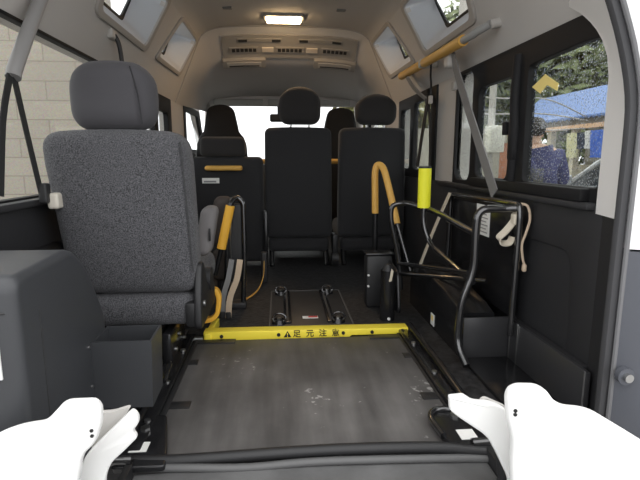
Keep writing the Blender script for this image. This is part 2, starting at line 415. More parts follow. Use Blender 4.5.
# rear opening: pillar trim, rubber seal, painted jamb
def pil(z): # x of the opening edge at height z
    return .70 if z < .75 else .70-.10*((z-.75)/.3)**1.6
for s, nm, n0 in ((-1, 'left', 2), (1, 'right', 8)):
    zs = [.53, .6, .7, .8, .86, .91, .95, .98, 1.005, 1.025, 1.04, 1.08]
    def fy(z): return 1.135+.14*(max(0, z-.84)/.2)**2.2
    bm = NB(); loft(bm, [[(s*.765, fy(z), z), (s*.735, fy(z), z), (s*.731, fy(z)-.02, z), (s*(pil(z)+.012), YR+.01, z), (s*(pil(z)+.006), YR-.01, z), (s*.80, YR-.01, z), (s*.80, 1.135, z)] for z in zs], closed=True, cap=True)
    struct(obj('trim_%d' % n0, bm, mat('pillar_pale', (.80, .78, .75), .5)))
    zs = [0, .2, .4, .545]
    bm = NB(); loft(bm, [[(s*.742, 1.13, z), (s*.73, 1.09, z), (s*(pil(z)+.012), YR+.01, z), (s*(pil(z)+.006), YR-.01, z), (s*.80, YR-.01, z), (s*.80, 1.13, z)] for z in zs], closed=True, cap=True)
    struct(obj('trim_%d' % (n0+1), bm, PANEL))
    zz = [-.02, .1, .3, .5, .7, .8, .9, 1.0, 1.08, 1.16, 1.24, 1.32]
    sp = [V((s*pil(z), YR-.02, z)) for z in zz]
    bm = sweep(NB(), catmull(sp, 3), [(-.010, -.008), (-.004, -.011), (.005, -.010), (.010, -.005), (.010, .005), (.005, .010), (-.004, .011), (-.010, .008)], side=(0, 1, 0))
    struct(obj('trim_%d' % (n0+2), bm, SEAL))
    bm = sweep(NB(), catmull([q+V((s*.012, -.016, 0)) for q in sp], 3), circ(.006, 8)); struct(obj('trim_%d' % (n0+3), bm, SEALL))
    bm = NB(); loft(bm, [[(s*(pil(z)+.012), YR-.04, z), (s*(pil(z)+.05), YR-.060, z), (s*.88, YR-.07, z), (s*.93, YR-.0, z), (s*.93, YR+.1, z), (s*.80, YR+.02, z), (s*(pil(z)+.012), YR-.01, z)] for z in [.47, .6, .7, .8, .9, 1.0, 1.1, 1.2, 1.32]], closed=True, cap=True)
    struct(obj('trim_%d' % (n0+4), bm, WBODY))
    bm = NB(); loft(bm, [[(s*(pil(z)+.012), YR-.04, z), (s*(pil(z)+.05), YR-.070, z), (s*.88, YR-.09, z), (s*.93, YR-.0, z), (s*.93, YR+.1, z), (s*.80, YR+.02, z), (s*(pil(z)+.012), YR-.01, z)] for z in [-.3, -.1, .1, .3, .465]], closed=True, cap=True)
    struct(obj('trim_%d' % (n0+5), bm, BUMP))
# cab: A pillars, windscreen, dashboard
for s, n in ((-1, 14), (1, 15)):
    bm = NB(); tube(bm, [(s*.66, 4.42, 1.13), (s*.72, 4.75, .88), (s*.77, 5.1, .58)], .04, cm=4); struct(obj('trim_%d' % n, bm, TRIM))
bm = plate(NB(), [(-.69, 0), (.69, 0), (.76, 1), (-.76, 1)], [], lambda u, v: (u, 4.46+.68*v, 1.17-.60*v), (0, .004, .003)); struct(obj('window_11', bm, GLASS))
bm = NB(); loft(bm, [[(x, 4.60, 0), (x, 4.58, .50), (x, 4.64, .60), (x, 4.85, .625), (x, 5.12, .58), (x, 5.12, 0)] for x in (-.74, -.3, .3, .74)], closed=True, cap=True)
struct(obj('trim_16', bm, BLK))
bm = BX(-.66, .66, 4.40, 4.47, 1.115, 1.20, .01); struct(obj('trim_17', bm, HEAD))
# underside / outer skirt of the rear edge
bm = BX(-.72, .72, .965, .985, -.28, -.062, .004); struct(obj('trim_18', bm, BUMP))

# ------------------------------------------------------------------ floor furniture
t = thing('ramp_plate', 'grey scuffed rubber ramp plate covering the rear floor between the black rails', 'floor plate', (.02, 1.35, 0))
bm = BX(-.362, .392, .99, 1.69, 0.0, .010, .003); obj('plate', bm, PLATE, t)
for x0, x1, y in ((-.365, -.325, 1.50), (-.365, -.30, 1.225), (-.36, -.22, 1.675), (.355, .395, 1.50), (.335, .395, 1.22), (.27, .39, 1.672)):
    obj('clip', BX(x0, x1, y-.018, y+.018, .010, .0135, .001), BLK, t)
t = LIFT = thing('wheelchair_lift', 'wheelchair lift with thick white arms either side of a grey platform', 'wheelchair lift', (0.02, .6, -.03))
obj('deck', BX(-.37, .40, .30, .955, -.03, .003, .004), PLATE2, t)
for s in (-.378, .408): obj('side_rail', BX(s-.008, s+.008, .30, .95, -.03, .03, .003), BLK, t)
bm = tube(NB(), [(-.43, .985, .013), (-.36, .978, .016), (-.25, .972, .019), (.03, .970, .027), (.27, .960, .028), (.37, .952, .020), (.43, .945, .016)], .0125, cm=5); obj('cross_bar', bm, BLK, t, label='black cross bar')
bm = tube(NB(), [(-.40, .970, .008), (-.25, .955, .010), (-.13, .952, .006), (.03, .953, .011), (.30, .942, .011), (.40, .936, .008)], .009, cm=5); obj('edge_strip', bm, mat('strip_grey', (.10, .10, .10), .5), t)

# black floor rails at both sides of the ramp plate
for s, lab, side in ((-1, 'black floor rail between the storage tray and the ramp plate', 'l'), (1, 'black floor rail under the folded black tube frame', 'r')):
    xc = .015+s*.395
    t = thing('floor_rail', lab, 'rail', (xc, 1.35, 0))
    obj('channel', BX(xc-.022, xc+.012, 1.0, 1.72, 0, .028, .004), BLK2, t)
    obj('inner_lip', BX(xc-.030*1 if s > 0 else xc+.012, xc-.022 if s > 0 else xc+.026, 1.0, 1.70, 0, .016, .003), BLK, t)
    obj('outer_lip', tube(NB(), [(xc+s*.03, 1.08, .02), (xc+s*.03, 1.4, .03), (xc+s*.03, 1.74, .03)], .012), BLK2, t)
    for y in (1.12, 1.33, 1.56): obj('bolt', cyl(NB(), (xc-.004, y, .026), (xc-.004, y, .033), .008), STEEL, t)
# corner plates with white stickers
for s, lab in ((-1, 'black corner plate with a white sticker beside the left white lift arm'), (1, 'rounded black corner plate with a white sticker beside the right white lift arm')):
    xc = .0+s*.405
    t = thing('corner_plate', lab, 'plate', (xc, 1.03, 0))
    if s < 0: bm = plate(NB(), rpoly([(-.415, .945), (-.302, .945), (-.310, 1.0), (-.345, 1.155), (-.413, 1.155), (-.42, 1.05)], .012), [], lambda u, v: (u, v, .0105), (0, 0, .015), bev=.004)
    else: bm = plate(NB(), rpoly([(.335, .945), (.43, .945), (.44, 1.03), (.40, 1.10), (.34, 1.115), (.312, 1.085), (.318, 1.01)], .03), [], lambda u, v: (u, v, .0105), (0, 0, .018), bev=.005)
    obj('plate', bm, BLK2, t)
    if s < 0: obj('sticker', BX(-.394, -.355, .997, 1.034, .0255, .027), STK, t, label='white square sticker')
    else: obj('sticker', BX(.358, .398, .98, 1.02, .0285, .030), STK, t, label='white square sticker')
    obj('hinge_pin', cyl(NB(), (xc-.03*s, .962, .030), (xc+.02*s, .962, .032), .012), TUBE, t)
    obj('bolt', cyl(NB(), (xc-s*.025, 1.085, .024), (xc-s*.025, 1.085, .034), .012, 6), STEEL, t)
    if s > 0: obj('rim', tube(NB(), [(.437, .985, .030), (.435, 1.04, .031), (.395, 1.10, .031), (.345, 1.113, .031), (.316, 1.08, .030), (.322, 1.0, .028)], .008, cm=5), TUBE, t)

# yellow warning sill
YB = 1.70
t = thing('warning_sill', 'yellow warning sill with black writing across the floor', 'sill', (.045, YB, 0))
bm = plate(NB(), [(-.338, .0), (-.175, .0), (-.165, .004), (.20, .004), (.21, .010), (.425, .010), (.425, .034), (-.338, .038)], [], lambda u, v: (u, YB, v), (0, .05, 0), bev=.002); obj('bar', bm, YEL, t)
for x in (-.273, -.064, .177, .286): obj('bolt', cyl(NB(), (x, YB+.002, .021), (x, YB-.004, .021), .0065), CHAR, t)
tri = plate(NB(), [(-.046, .010), (-.017, .010), (-.0315, .034)], [], lambda u, v: (u, YB-.0008, v), (0, .0006, 0)); obj('warning_triangle', tri, CHAR, t)
obj('exclamation_mark', text_bm('!', .022, lambda x, y, z: (-.0315+x, YB-.0016-z, .0185+y), .0004), YEL, t)
for ch, x in zip('\u8db3\u5143\u6ce8\u610f', (.003, .052, .100, .148)):
    obj('letter', text_bm(ch, .030, lambda a, b, c, x=x: (x+a, YB-.0012-c, .0215+b), .0006), CHAR, t)
obj('end_knob', cyl(NB(), (.402, YB-.012, .018), (.402, YB, .018), .012), CHAR, t)
t = thing('floor_bracket', 'orange yellow bent bracket standing at the left end of the yellow sill', 'bracket', (-.36, 1.80, 0))
obj('side_bar', plate(NB(), [(-.334, 1.692), (-.311, 1.692), (-.301, 1.87), (-.327, 1.87)], [], lambda u, v: (u, v, .0), (0, 0, .034), bev=.004), YEL, t)
bm = sweep(NB(), fillet([(-.345, 1.78, .058), (-.315, 1.78, .062), (-.294, 1.78, .085), (-.286, 1.78, .15), (-.298, 1.78, .178), (-.318, 1.78, .172), (-.330, 1.79, .140)], .02), rrect(-.018, .018, -.009, .009, .004, 3), side=(0, 1, 0)); obj('hook', bm, YELG, t)
obj('pin', cyl(NB(), (-.372, 1.692, .018), (-.340, 1.692, .018), .007), STEEL, t)

# anchor plate in the floor
t = thing('anchor_plate', 'dark floor plate with four hooked anchors and a red white label', 'plate', (.07, 2.08, 0))
obj('plate', BX(-.10, .235, 1.83, 2.34, 0, .006, .002), mat('anchor_plate', (.035, .034, .034), .45, bump=.1), t)
bm = NB()
for a in ((-.104, -.098, 1.825, 2.345), (.233, .239, 1.825, 2.345), (-.104, .239, 1.825, 1.831), (-.104, .239, 2.339, 2.345)): box(bm, a[0], a[1], a[2], a[3], 0, .008)
obj('edge_frame', bm, mat('edge_grey', (.10, .10, .10), .5), t)
for x in (-.028, .150):
    obj('track', BX(x-.016, x+.016, 1.86, 2.32, .006, .014, .003), BLK2, t)
    obj('track_slot', BX(x-.004, x+.004, 1.87, 2.31, .0142, .0155), mat('slot_grey', (.12, .12, .12), .4, .6), t)
for x, y in ((-.062, 1.87), (.178, 1.87), (-.055, 2.29), (.172, 2.29)):
    b = obj('anchor', cyl(NB(), (x, y, .006), (x, y, .022), .030, 20, .022), BLK2, t)
    ring = tube(NB(), [(x+.026*math.cos(a), y+.004*math.sin(a)-.012, .030+.018*math.sin(a)) for a in [k*math.pi/6 for k in range(13)]], .005, 8); obj('hook_ring', ring, TUBE, b)
    obj('bolt', cyl(NB(), (x, y, .022), (x, y, .028), .009, 6), STEEL, b)
lb = obj('floor_label', BX(.035, .100, 1.915, 1.945, .0062, .0072), STK, t, label='white label with a red stripe')
obj('label_stripe', BX(.060, .098, 1.925, 1.943, .0072, .0078), REDP, lb)

# ------------------------------------------------------------------ seats
def back_def(cz0, cz1, lean=0., taper=0., bow=.0, edge=0.):
    def f(u, p):
        k = (u.z+1)/2
        cx = f.cx
        x = cx+(p.x-cx)*(1-taper*k-edge*max(0, k-.8)*5*0)
        # soft crowned faces
        y = p.y+lean*k - bow*(1-u.x*u.x)*(1-u.z*u.z)*(-u.y)
        return V((x, y, p.z))
    return f
def cushion(x0, x1, y0, y1, z0, z1, r, lean=0., taper=0., bow=0., topround=0.):
    cx = (x0+x1)/2
    def f(u, p):
        k = (u.z+1)/2
        w = 1+taper*(1-k)   # taper >0: wider at the bottom
        return V((cx+(p.x-cx)*w, p.y+lean*k+bow*u.y*(1-u.x*u.x)*(1-u.z*u.z), p.z-topround*u.x*u.x*k*k))
    return rbox(x0, x1, y0, y1, z0, z1, r, f)
# the big grey seat at the left
t = thing('passenger_seat', 'large grey speckled fabric seat with a plain grey headrest at the left', 'seat', (-.5, 1.5, 0))
def seatback(u, p):
    k = (u.z+1)/2; cx = -.515
    w = .205-.016*(1-k)-.01*max(0, u.z-.7)*3
    x = cx+.022*(1-k)+u.x*w
    if u.y > 0: x += -.0*u.x
    yy = p.y+.055*(1-k)*0+.045*(1-k)+.018*u.y*(1-u.x*u.x)*(1-u.z**2)
    return V((x, yy, p.z-.010*u.x*u.x*max(0, u.z)))
b = obj('backrest', rbox(-.70, -.31, 1.39, 1.53, .258, .748, .045, seatback, k=8), FAB, t)
obj('seam', tube(NB(), [(-.328, 1.396, .712), (-.322, 1.412, .55), (-.315, 1.432, .33)], .0025, 6, cm=4), mat('seam_dark', (.05, .05, .052), .9), b)
obj('seat_cushion', rbox(-.665, -.315, 1.435, 1.95, .155, .258, .04, lambda u, p: V((p.x, p.y, p.z+.05*max(0, u.y)))), FAB, t)
def hdr(cx, w):
    def f(u, p):
        k = u.z
        s = 1-.05*max(0, -k)**2-.13*max(0, k)**2
        return V((cx+(p.x-cx)*s, p.y+.012*u.y*(1-u.x*u.x), p.z-.014*u.x*u.x*max(0, k)))
    return f
h = obj('headrest', rbox(-.638, -.400, 1.41, 1.53, .742, .938, .055, hdr(-.519, .11)), HEADR, t)
obj('headrest_seam', tube(NB(), [(-.430, 1.403, .76), (-.436, 1.398, .84), (-.456, 1.412, .915)], .0022, 6, cm=4), mat('seam_grey', (.028, .027, .03), .9), h)
for x in (-.565, -.435): obj('headrest_post', cyl(NB(), (x, 1.47, .70), (x, 1.47, .765), .008), STEEL, t)
obj('headrest_guide', BX(-.61, -.385, 1.43, 1.51, .731, .742, .005), BLK, t)
bm = plate(NB(), rpoly([(1.41, .15), (1.72, .15), (1.72, .23), (1.56, .26), (1.50, .35), (1.46, .35), (1.42, .24)], .03), [], lambda u, v: (-.315, u, v), (.022, 0, 0), bev=.006)
hc = obj('hinge_cover', bm, BLK, t); obj('screw', cyl(NB(), (-.294, 1.47, .22), (-.288, 1.47, .22), .010), STEEL, hc)
obj('hinge_cover', BX(-.345, -.298, 1.425, 1.60, .155, .235, .012), BLK, t)
obj('seat_base', BX(-.66, -.43, 1.47, 1.93, .02, .155, .02), BLK2, t)
for y in (1.52, 1.88):
    for x in (-.63, -.46): obj('foot', BX(x-.02, x+.02, y-.03, y+.03, 0, .03, .004), BLK, t)
a = obj('armrest', rbox(-.345, -.285, 1.69, 1.78, .325, .497, .026, lambda u, p: V((p.x+.014*u.z+.008*u.z*u.z*0, p.y+.02*u.z, p.z)), k=5), ARMG, t, label='folded grey armrest')
obj('armrest_slot', BX(-.302, -.295, 1.677, 1.684, .38, .425, .002), BLK, a)
obj('recliner', cyl(NB(), (-.33, 1.62, .26), (-.288, 1.62, .26), .04), BLK, t)

# second row seats
def row_seat(name, label, x0, x1, zt, hx0, hx1, hz1, y=2.93, group=None):
    cx = (x0+x1)/2
    t = thing(name, label, 'seat', (cx, y+.1, 0), group)
    obj('backrest', cushion(x0, x1, y, y+.12, .175, zt, .035, lean=-.0, taper=.035, bow=.015, topround=.006), FABD, t)
    obj('lower_back', cushion(x0+.01, x1-.01, y+.02, y+.13, .085, .175, .03), FABD, t)
    obj('seat_cushion', rbox(x0+.01, x1-.01, y+.10, y+.55, .12, .24, .04), FABD, t)
    hc = (hx0+hx1)/2
    obj('headrest', rbox(hx0, hx1, y, y+.11, zt+.014, hz1, .052, lambda u, p: V((hc+(p.x-hc)*(1-.16*max(0, u.z)**2-.05*max(0, -u.z)**2), p.y, p.z-.035*u.x*u.x*max(0, u.z)))), HEADD, t)
    for x in (hc-.055, hc+.055): obj('headrest_post', cyl(NB(), (x, y+.055, zt-.03), (x, y+.055, zt+.045), .007), STEEL, t)
    for x in (x0+.03, x1-.03):
        obj('leg', tube(NB(), [(x, y+.06, .10), (x, y+.02, .03), (x, y+.0, .0)], .016, cm=3), BLK2, t)
        obj('leg', tube(NB(), [(x, y+.5, .13), (x, y+.5, .0)], .016), BLK2, t)
    return t
t = row_seat('passenger_seat', 'dark middle seat under the ceiling lamp with a tall rounded headrest', -.140, .262, .848, -.054, .199, 1.085)
t2 = row_seat('passenger_seat', 'dark right seat standing behind the yellow cane handle', .312, .718, .848, .408, .664, 1.048)
for tt, x in ((t, .285),):
    obj('recliner_cover', BX(x-.018, x+.018, 2.90, 3.02, .08, .20, .012), BLK, tt); obj('wheel', cyl(NB(), (x-.02, 2.93, .045), (x+.02, 2.93, .045), .045), BLK, tt)
# left folded row seat, lower, with a yellow handle
t = thing('bench_seat', 'low dark seat back with a yellow handle and a small label', 'seat', (-.35, 3.0, 0))
obj('backrest', cushion(-.575, -.155, 2.92, 3.05, .03, .672, .03, taper=.03), FABD, t)
obj('headrest', cushion(-.518, -.258, 2.90, 3.02, .672, .788, .03, taper=.03), HEADD, t)
for x in (-.44, -.33): obj('headrest_post', cyl(NB(), (x, 2.97, .64), (x, 2.97, .69), .007), STEEL, t)
obj('grab_handle', rbox(-.492, -.272, 2.878, 2.93, .590, .620, .015), YELO, t, label='yellow grab handle')
lb = obj('seat_label', BX(-.512, -.412, 2.912, 2.916, .516, .547), STK, t, label='small white label')
obj('label_print', BX(-.502, -.43, 2.9105, 2.9118, .521, .531), mat('print_grey', (.3, .3, .3), .6), lb)
obj('support_post', BX(-.155, -.130, 2.88, 2.92, 0, .35, .006), BLK2, t)
# front row
def lerp_tab(tab, q):
    for (a, za), (b, zb) in zip(tab, tab[1:]):
        if a <= q <= b: return za+(zb-za)*(q-a)/(b-a)
    return tab[-1][1]
CABS = mat('cab_fabric', (.010, .010, .011), .9)
def cab_seat(label, cx, zt):
    t = thing('cab_seat', label, 'seat', (cx, 4.05, 0))
    W = [(.0, .205), (.70, .205), (.80, .195), (.84, .172), (.88, .140), (.96, .128), (1.02, .115), (1.2, .10)]
    def prof(u, p):
        w = lerp_tab(W, min(1.19, p.z)); return V((cx+u.x*w, p.y, p.z-.035*u.x*u.x*max(0, u.z)**3))
    obj('backrest', rbox(cx-.2, cx+.2, 3.98, 4.10, .15, zt, .05, prof, k=16), CABS, t)
    obj('seat_cushion', rbox(cx-.21, cx+.21, 4.05, 4.50, .18, .30, .05), HEADD, t)
    obj('seat_base', BX(cx-.18, cx+.18, 4.08, 4.46, 0, .19, .02), BLK, t)
cab_seat('dark tall front seat at the left beyond the yellow handled seat', -.52, 1.085)
cab_seat('dark tall front seat visible between the two rounded headrests', .45, 1.068)
# yellow partition rail behind front seats
t = thing('partition_rail', 'yellow horizontal rail glimpsed in the gaps behind the second row backs', 'rail', (.1, 3.3, 0))
obj('rail', tube(NB(), [(-.70, 3.3, .640), (.70, 3.3, .640)], .018), YELO, t)
for x in (-.71, .71): obj('post', tube(NB(), [(x, 3.3, .645), (x, 3.3, 0)], .018), BLK2, t)
# mirror, visors
t = thing('rear_view_mirror', 'small black rear view mirror hanging before the windscreen', 'mirror', (-.07, 4.42, 1.0))
obj('housing', rbox(-.135, 0.0, 4.37, 4.41, .975, 1.045, .018), BLK, t)
obj('stem', tube(NB(), [(-.06, 4.40, 1.02), (-.06, 4.43, 1.08), (-.06, 4.44, 1.14)], .008, cm=3), BLK, t)
for x0, x1, lab in ((-.62, -.19, 'pale grey sun visor above the left front seat'), (-.15, .58, 'pale grey long sun visor above the right front seat')):
    t = thing('sun_visor', lab, 'sun visor', ((x0+x1)/2, 4.37, 1.13))
    obj('flap', rbox(x0, x1, 4.365, 4.385, 1.115, 1.168, .009), mat('visor', (.40, .40, .37), .8), t)
    obj('pivot_rod', cyl(NB(), (x0+.01, 4.378, 1.163), (x1-.01, 4.378, 1.163), .006), TRIM, t)

# ------------------------------------------------------------------ overhead: lamp, vents, handrail
def ceil_z(x):
    P = sorted(AP)
    for (a, za), (b, zb) in zip(P, P[1:]):
        if a <= x <= b: return za+(zb-za)*(x-a)/(b-a)
    return 1.5
t = thing('dome_lamp', 'lit warm dome lamp in a grey frame on the ceiling', 'lamp', (-.015, 3.215, 1.53))
fb = plate(NB(), rrect(-.140, .112, 3.155, 3.275, .02), [rrect(-.124, .096, 3.164, 3.266, .014)], lambda u, v: (u, v, 1.524), (0, 0, .022), bev=.003); obj('frame', fb, VENT, t)
obj('lens', rbox(-.123, .095, 3.165, 3.265, 1.506, 1.54, .012), LAMP, t)
for x, y, lab in ((-.345, 3.03, 'small grey oval cap on the ceiling left of the lamp'), (.325, 3.03, 'small grey oval cap on the ceiling right of the lamp')):
    z = ceil_z(x); o = obj('roof_plug', rbox(x-.028, x+.028, y-.018, y+.018, z-.008, z+.004, .005), mat('cap_grey', (.22, .22, .21), .6)); tag(o, lab, 'cap')
# air conditioning panel on the front bulkhead (sloping face, local u across, v down)
HZ = sorted(HP)
def bulk(x, q):
    za = ceil_z(x); zh = lerp_tab(HZ, x); y0 = ya(x)
    return V((x, y0+(4.45-y0)*q, za+(zh-za)*lerp_tab([(c[0], c[2]) for c in BS], q)))
Q0, Q1 = .042, .188
def ac(u, v, h=0.):
    q = Q0+(Q1-Q0)*v; x = .03+u; p = bulk(x, q)
    n = (bulk(x, q+.02)-bulk(x, q-.02)).cross(bulk(x+.02, q)-bulk(x-.02, q)).normalized()
    if n.y > 0: n = -n
    return p+n*h
def acbox(u0, u1, v0, v1, h0, h1, bev=.003):
    bm = NB(); N = max(2, int((u1-u0)/.05))
    def sec(u): return [ac(u, v0, h0), ac(u, v1, h0), ac(u, v1, h1), ac(u, v0, h1)]
    loft(bm, [sec(u0+(u1-u0)*k/N) for k in range(N+1)], closed=True, cap=True)
    return bm
t = thing('overhead_vent_panel', 'grey overhead air vent panel at the front of the raised roof', 'vent panel', tuple(ac(0, .5)))
obj('panel', acbox(-.47, .47, -.02, 1.0, -.01, .012), VENT, t)
for u0, u1, v0, v1 in ((-.36, -.06, .12, .26), (.06, .36, .12, .26)):
    sl = obj('vent_rail', acbox(u0, u1, v0, v1, .012, .020), mat('vent_rail', (.30, .29, .27), .5), t)
    for k in (0, 1):
        a = (u0 if (k == 0) == (u0 < 0) else u1-.0)
        c = u0+.035 if k == 0 else u1-.035
        obj('vent_slot', acbox(c-.03, c+.03, v0+.02, v1-.02, .020, .022, .0005), VENTD, sl)
for u0, u1 in ((-.42, -.22), (-.10, .10), (.22, .42)):
    g = obj('vent_grille', acbox(u0, u1, .48, .72, .012, .018), mat('vent_grey', (.33, .315, .29), .5), t)
    for k in range(6):
        a = u0+.012+(u1-u0-.024)*k/6; obj('slat', acbox(a+.003, a+(u1-u0-.024)/6-.004, .53, .67, .018, .020, .0005), VENTD, g)
for u0, u1 in ((-.195, -.115), (.115, .195)): obj('reading_lamp', acbox(u0, u1, .50, .68, .012, .022), mat('lens_cream', (.62, .56, .48), .4), t)
for u0, u1, lab in ((-.48, -.175, 'long flat vent box below the overhead panel at the left'), (.175, .48, 'long flat vent box below the overhead panel at the right')):
    t = thing('vent_box', lab, 'vent', tuple(ac((u0+u1)/2, 1.06)))
    obj('housing', acbox(u0, u1, .98, 1.36, -.02, .040, .008), VENT, t)
    obj('bezel', acbox(u0+.03, u1-.03, 1.06, 1.30, .040, .045, .002), mat('vent_pale', (.46, .44, .41), .5), t)
    obj('opening', acbox(u0+.045, u1-.045, 1.20, 1.26, .045, .047, .0005), VENTD, t)
# yellow ceiling handrail on the right
def rb(y): return V((.645, y, 1.103+.020*(y-1.85)/.94))
t = thing('ceiling_handrail', 'yellow sleeved handrail with grey ends along the right roof edge', 'handrail', tuple(rb(2.3)))
obj('rail', tube(NB(), [rb(1.70)+V((.035, 0, .022)), rb(1.76)+V((.006, 0, .006)), rb(1.86), rb(2.80)], .014, cm=3), mat('rail_grey', (.33, .33, .32), .4), t)
obj('sleeve', tube(NB(), [rb(1.86), rb(2.36)], .021, 16), YELO, t); obj('sleeve', tube(NB(), [rb(2.42), rb(2.80)], .021, 16), YELO, t)
for y in (2.39,):
    p = rb(y); obj('bracket', rbox(p.x-.020, p.x+.075, y-.018, y+.018, p.z-.020, p.z+.02, .012), TRIM, t)

# ------------------------------------------------------------------ belts
for y in (1.705, 2.80): obj('bracket', tube(NB(), [rb(y)+V((.033*(y < 2), 0, .02*(y < 2))), rb(y)+V((.075, -.0, .03))], .017), TRIM, t)
t = thing('seat_belt', 'broad grey belt hanging past the right rear window from the handrail', 'seat belt', (.70, 1.95, .5))
obj('webbing', ribbon(NB(), [(.665, 2.035, 1.09), (.682, 1.965, .955), (.698, 1.83, .765), (.712, 1.66, .54)], .060, .004, (0, 1, .3)), BELTG, t)
obj('guide', rbox(.650, .690, 2.04, 2.10, 1.04, 1.09, .012), TRIM, t)
obj('adjuster', BX(.672, .690, 2.015, 2.05, .945, .98, .004), VENT, t)
t = thing('seat_belt', 'grey and black belt hanging in front of the beige right pillar', 'seat belt', (.70, 2.5, .6))
obj('upper_webbing', ribbon(NB(), [(.640, 2.70, 1.12), (.665, 2.60, 1.03), (.70, 2.46, .95)], .045, .004, (0, 1, .2)), BELTG, t)
obj('lower_webbing', ribbon(NB(), [(.70, 2.46, .96), (.69, 2.50, .80), (.675, 2.52, .62)], .045, .004, (0, 1, 0)), BELTB, t)
obj('tail', ribbon(NB(), [(.70, 2.46, .96), (.705, 2.42, .80), (.71, 2.42, .57)], .03, .004, (0, 1, 0)), BELTB, t)
obj('ring', cyl(NB(), (.69, 2.46, .955), (.715, 2.46, .955), .022), BLK, t)
t = thing('belt_hook', 'thin grey clip hanging from the roof beside the yellow handrail', 'hook', (.66, 2.35, 1.05))
obj('cord', tube(NB(), [(.660, 2.30, 1.10), (.672, 2.34, 1.05), (.695, 2.40, 1.02), (.70, 2.42, .96)], .005, 8, cm=4), BLK, t)
obj('clip', rbox(.690, .708, 2.40, 2.43, .93, .97, .006), TRIM, t)
t = thing('seat_belt', 'black belt hanging from a grey roof strut at the left window', 'seat belt', (-.69, 1.33, .55))
obj('strut', tube(NB(), [(-.672, 1.52, 1.20), (-.695, 1.456, 1.09), (-.70, 1.31, .90), (-.70, 1.286, .862)], .018, 14, cm=4), mat('strut_grey', (.26, .255, .25), .5), t, label='thick grey roof strut')
obj('webbing', ribbon(NB(), [(-.70, 1.290, .865), (-.70, 1.325, .73), (-.70, 1.369, .57)], .022, .004, (0, 1, .2), 3), BELTB, t)
obj('webbing', ribbon(NB(), [(-.70, 1.272, .865), (-.70, 1.221, .756), (-.70, 1.177, .58)], .022, .004, (0, 1, .2), 3), BELTB, t)
obj('tongue', rbox(-.703, -.680, 1.355, 1.385, .545, .60, .006), BLK, t)
obj('buckle', rbox(-.690, -.660, 1.372, 1.412, .528, .572, .008), BUCKLE, t, label='cream buckle')
t = thing('coat_hook', 'small black strap loop on the headliner above the grey headrest', 'hook', (-.69, 2.06, 1.05))
obj('loop', tube(NB(), [(-.695, 2.06, 1.145), (-.684, 2.07, 1.12), (-.680, 2.08, 1.08), (-.680, 2.09, 1.03)], .009, 8, cm=4), BLK, t)
obj('mount', rbox(-.718, -.688, 2.02, 2.09, 1.125, 1.165, .010), TRIM, t)

# ------------------------------------------------------------------ folded black frame, right side
t = thing('folded_frame', 'folded black tube frame with a bright yellow foam post on the right', 'frame', (.56, 1.7, 0))
r = .0125
obj('rear_hoop', tube(NB(), [(.685, 1.425, .10), (.690, 1.425, .49), (.690, 1.43, .523), (.690, 1.60, .522), (.690, 2.02, .512), (.690, 2.04, .49), (.690, 2.05, .22)], .010, fl=.03), TUBE, t)
obj('main_hoop', tube(NB(), [(.692, 1.440, .512), (.66, 1.455, .510), (.570, 1.46, .508), (.566, 1.46, .44), (.568, 1.46, .31), (.528, 1.46, .20), (.524, 1.46, .06), (.535, 1.40, .012)], r, fl=.045), TUBE, t)
obj('side_hoop', tube(NB(), [(.566, 1.46, .43), (.553, 1.85, .461), (.474, 1.98, .480), (.418, 2.0, .472), (.416, 2.0, .41), (.455, 2.0, .25), (.468, 2.0, .10)], .0115, fl=.05), TUBE, t)
obj('inner_post', tube(NB(), [(.522, 1.88, .60), (.522, 1.88, .40), (.545, 1.85, .325), (.556, 1.52, .285), (.566, 1.46, .27)], .0105, fl=.06), TUBE, t)
g = obj('foam_post', cyl(NB(), (.522, 1.88, .470), (.522, 1.88, .626), .0255, 24), LEMON, t, label='bright lemon yellow foam sleeve')
obj('end_cap', cyl(NB(), (.522, 1.88, .626), (.522, 1.88, .634), .024, 24), BLK, g)
obj('cross_tube', tube(NB(), [(.458, 2.0, .215), (.553, 1.47, .300)], .009), TUBE, t)
obj('cross_tube', tube(NB(), [(.462, 1.99, .172), (.675, 1.60, .236)], .009), TUBE, t)
bm = BX(.696, .708, 1.46, 2.03, .15, .495, .006); obj('back_board', bm, BLK2, t)
bm = BX(.690, .700, 1.22, 1.30, .09, .10); bm.free()
lb = obj('instruction_label', BX(.6935, .696, 1.650, 1.765, .385, .497), STK, t, label='white instruction label')
for k in range(7): obj('label_print', BX(.6925, .6935, 1.662+.012*(k % 2), 1.752-.015*(k % 3), .396+.013*k, .400+.013*k), mat('print_grey', (.3, .3, .3), .6), lb)
t2 = thing('tan_strap', 'cream strap running down from the back corner of the black frame', 'strap', (.6, 2.0, .2))
obj('webbing', ribbon(NB(), [(.680, 2.025, .518), (.612, 2.02, .355), (.556, 2.02, .195)], .022, .004, (0, 1, .3), 3), BELTC, t2)
t2 = thing('tan_strap', 'cream looped strap hanging at the near corner of the black frame', 'strap', (.65, 1.48, .42))
obj('webbing', ribbon(NB(), [(.686, 1.448, .505), (.682, 1.448, .473), (.658, 1.445, .441), (.636, 1.445, .418), (.645, 1.445, .402), (.670, 1.446, .402), (.682, 1.448, .42)], .026, .004, (0, 1, .6), 5), BELTC, t2)
obj('keeper', rbox(.674, .692, 1.430, 1.456, .46, .495, .005), BELTC, t2)
t2 = thing('tie_cord', 'thin tan cord with a knotted end dangling beside the black frame', 'cord', (.69, 1.44, .33))
obj('cord', tube(NB(), [(.690, 1.44, .527), (.712, 1.425, .520), (.720, 1.42, .48), (.710, 1.42, .435), (.700, 1.42, .40), (.706, 1.42, .355), (.713, 1.42, .335)], .004, 8, cm=5), BELTT, t2)
obj('knot', rbox(.706, .720, 1.412, 1.428, .312, .338, .007), BELTT, t2)
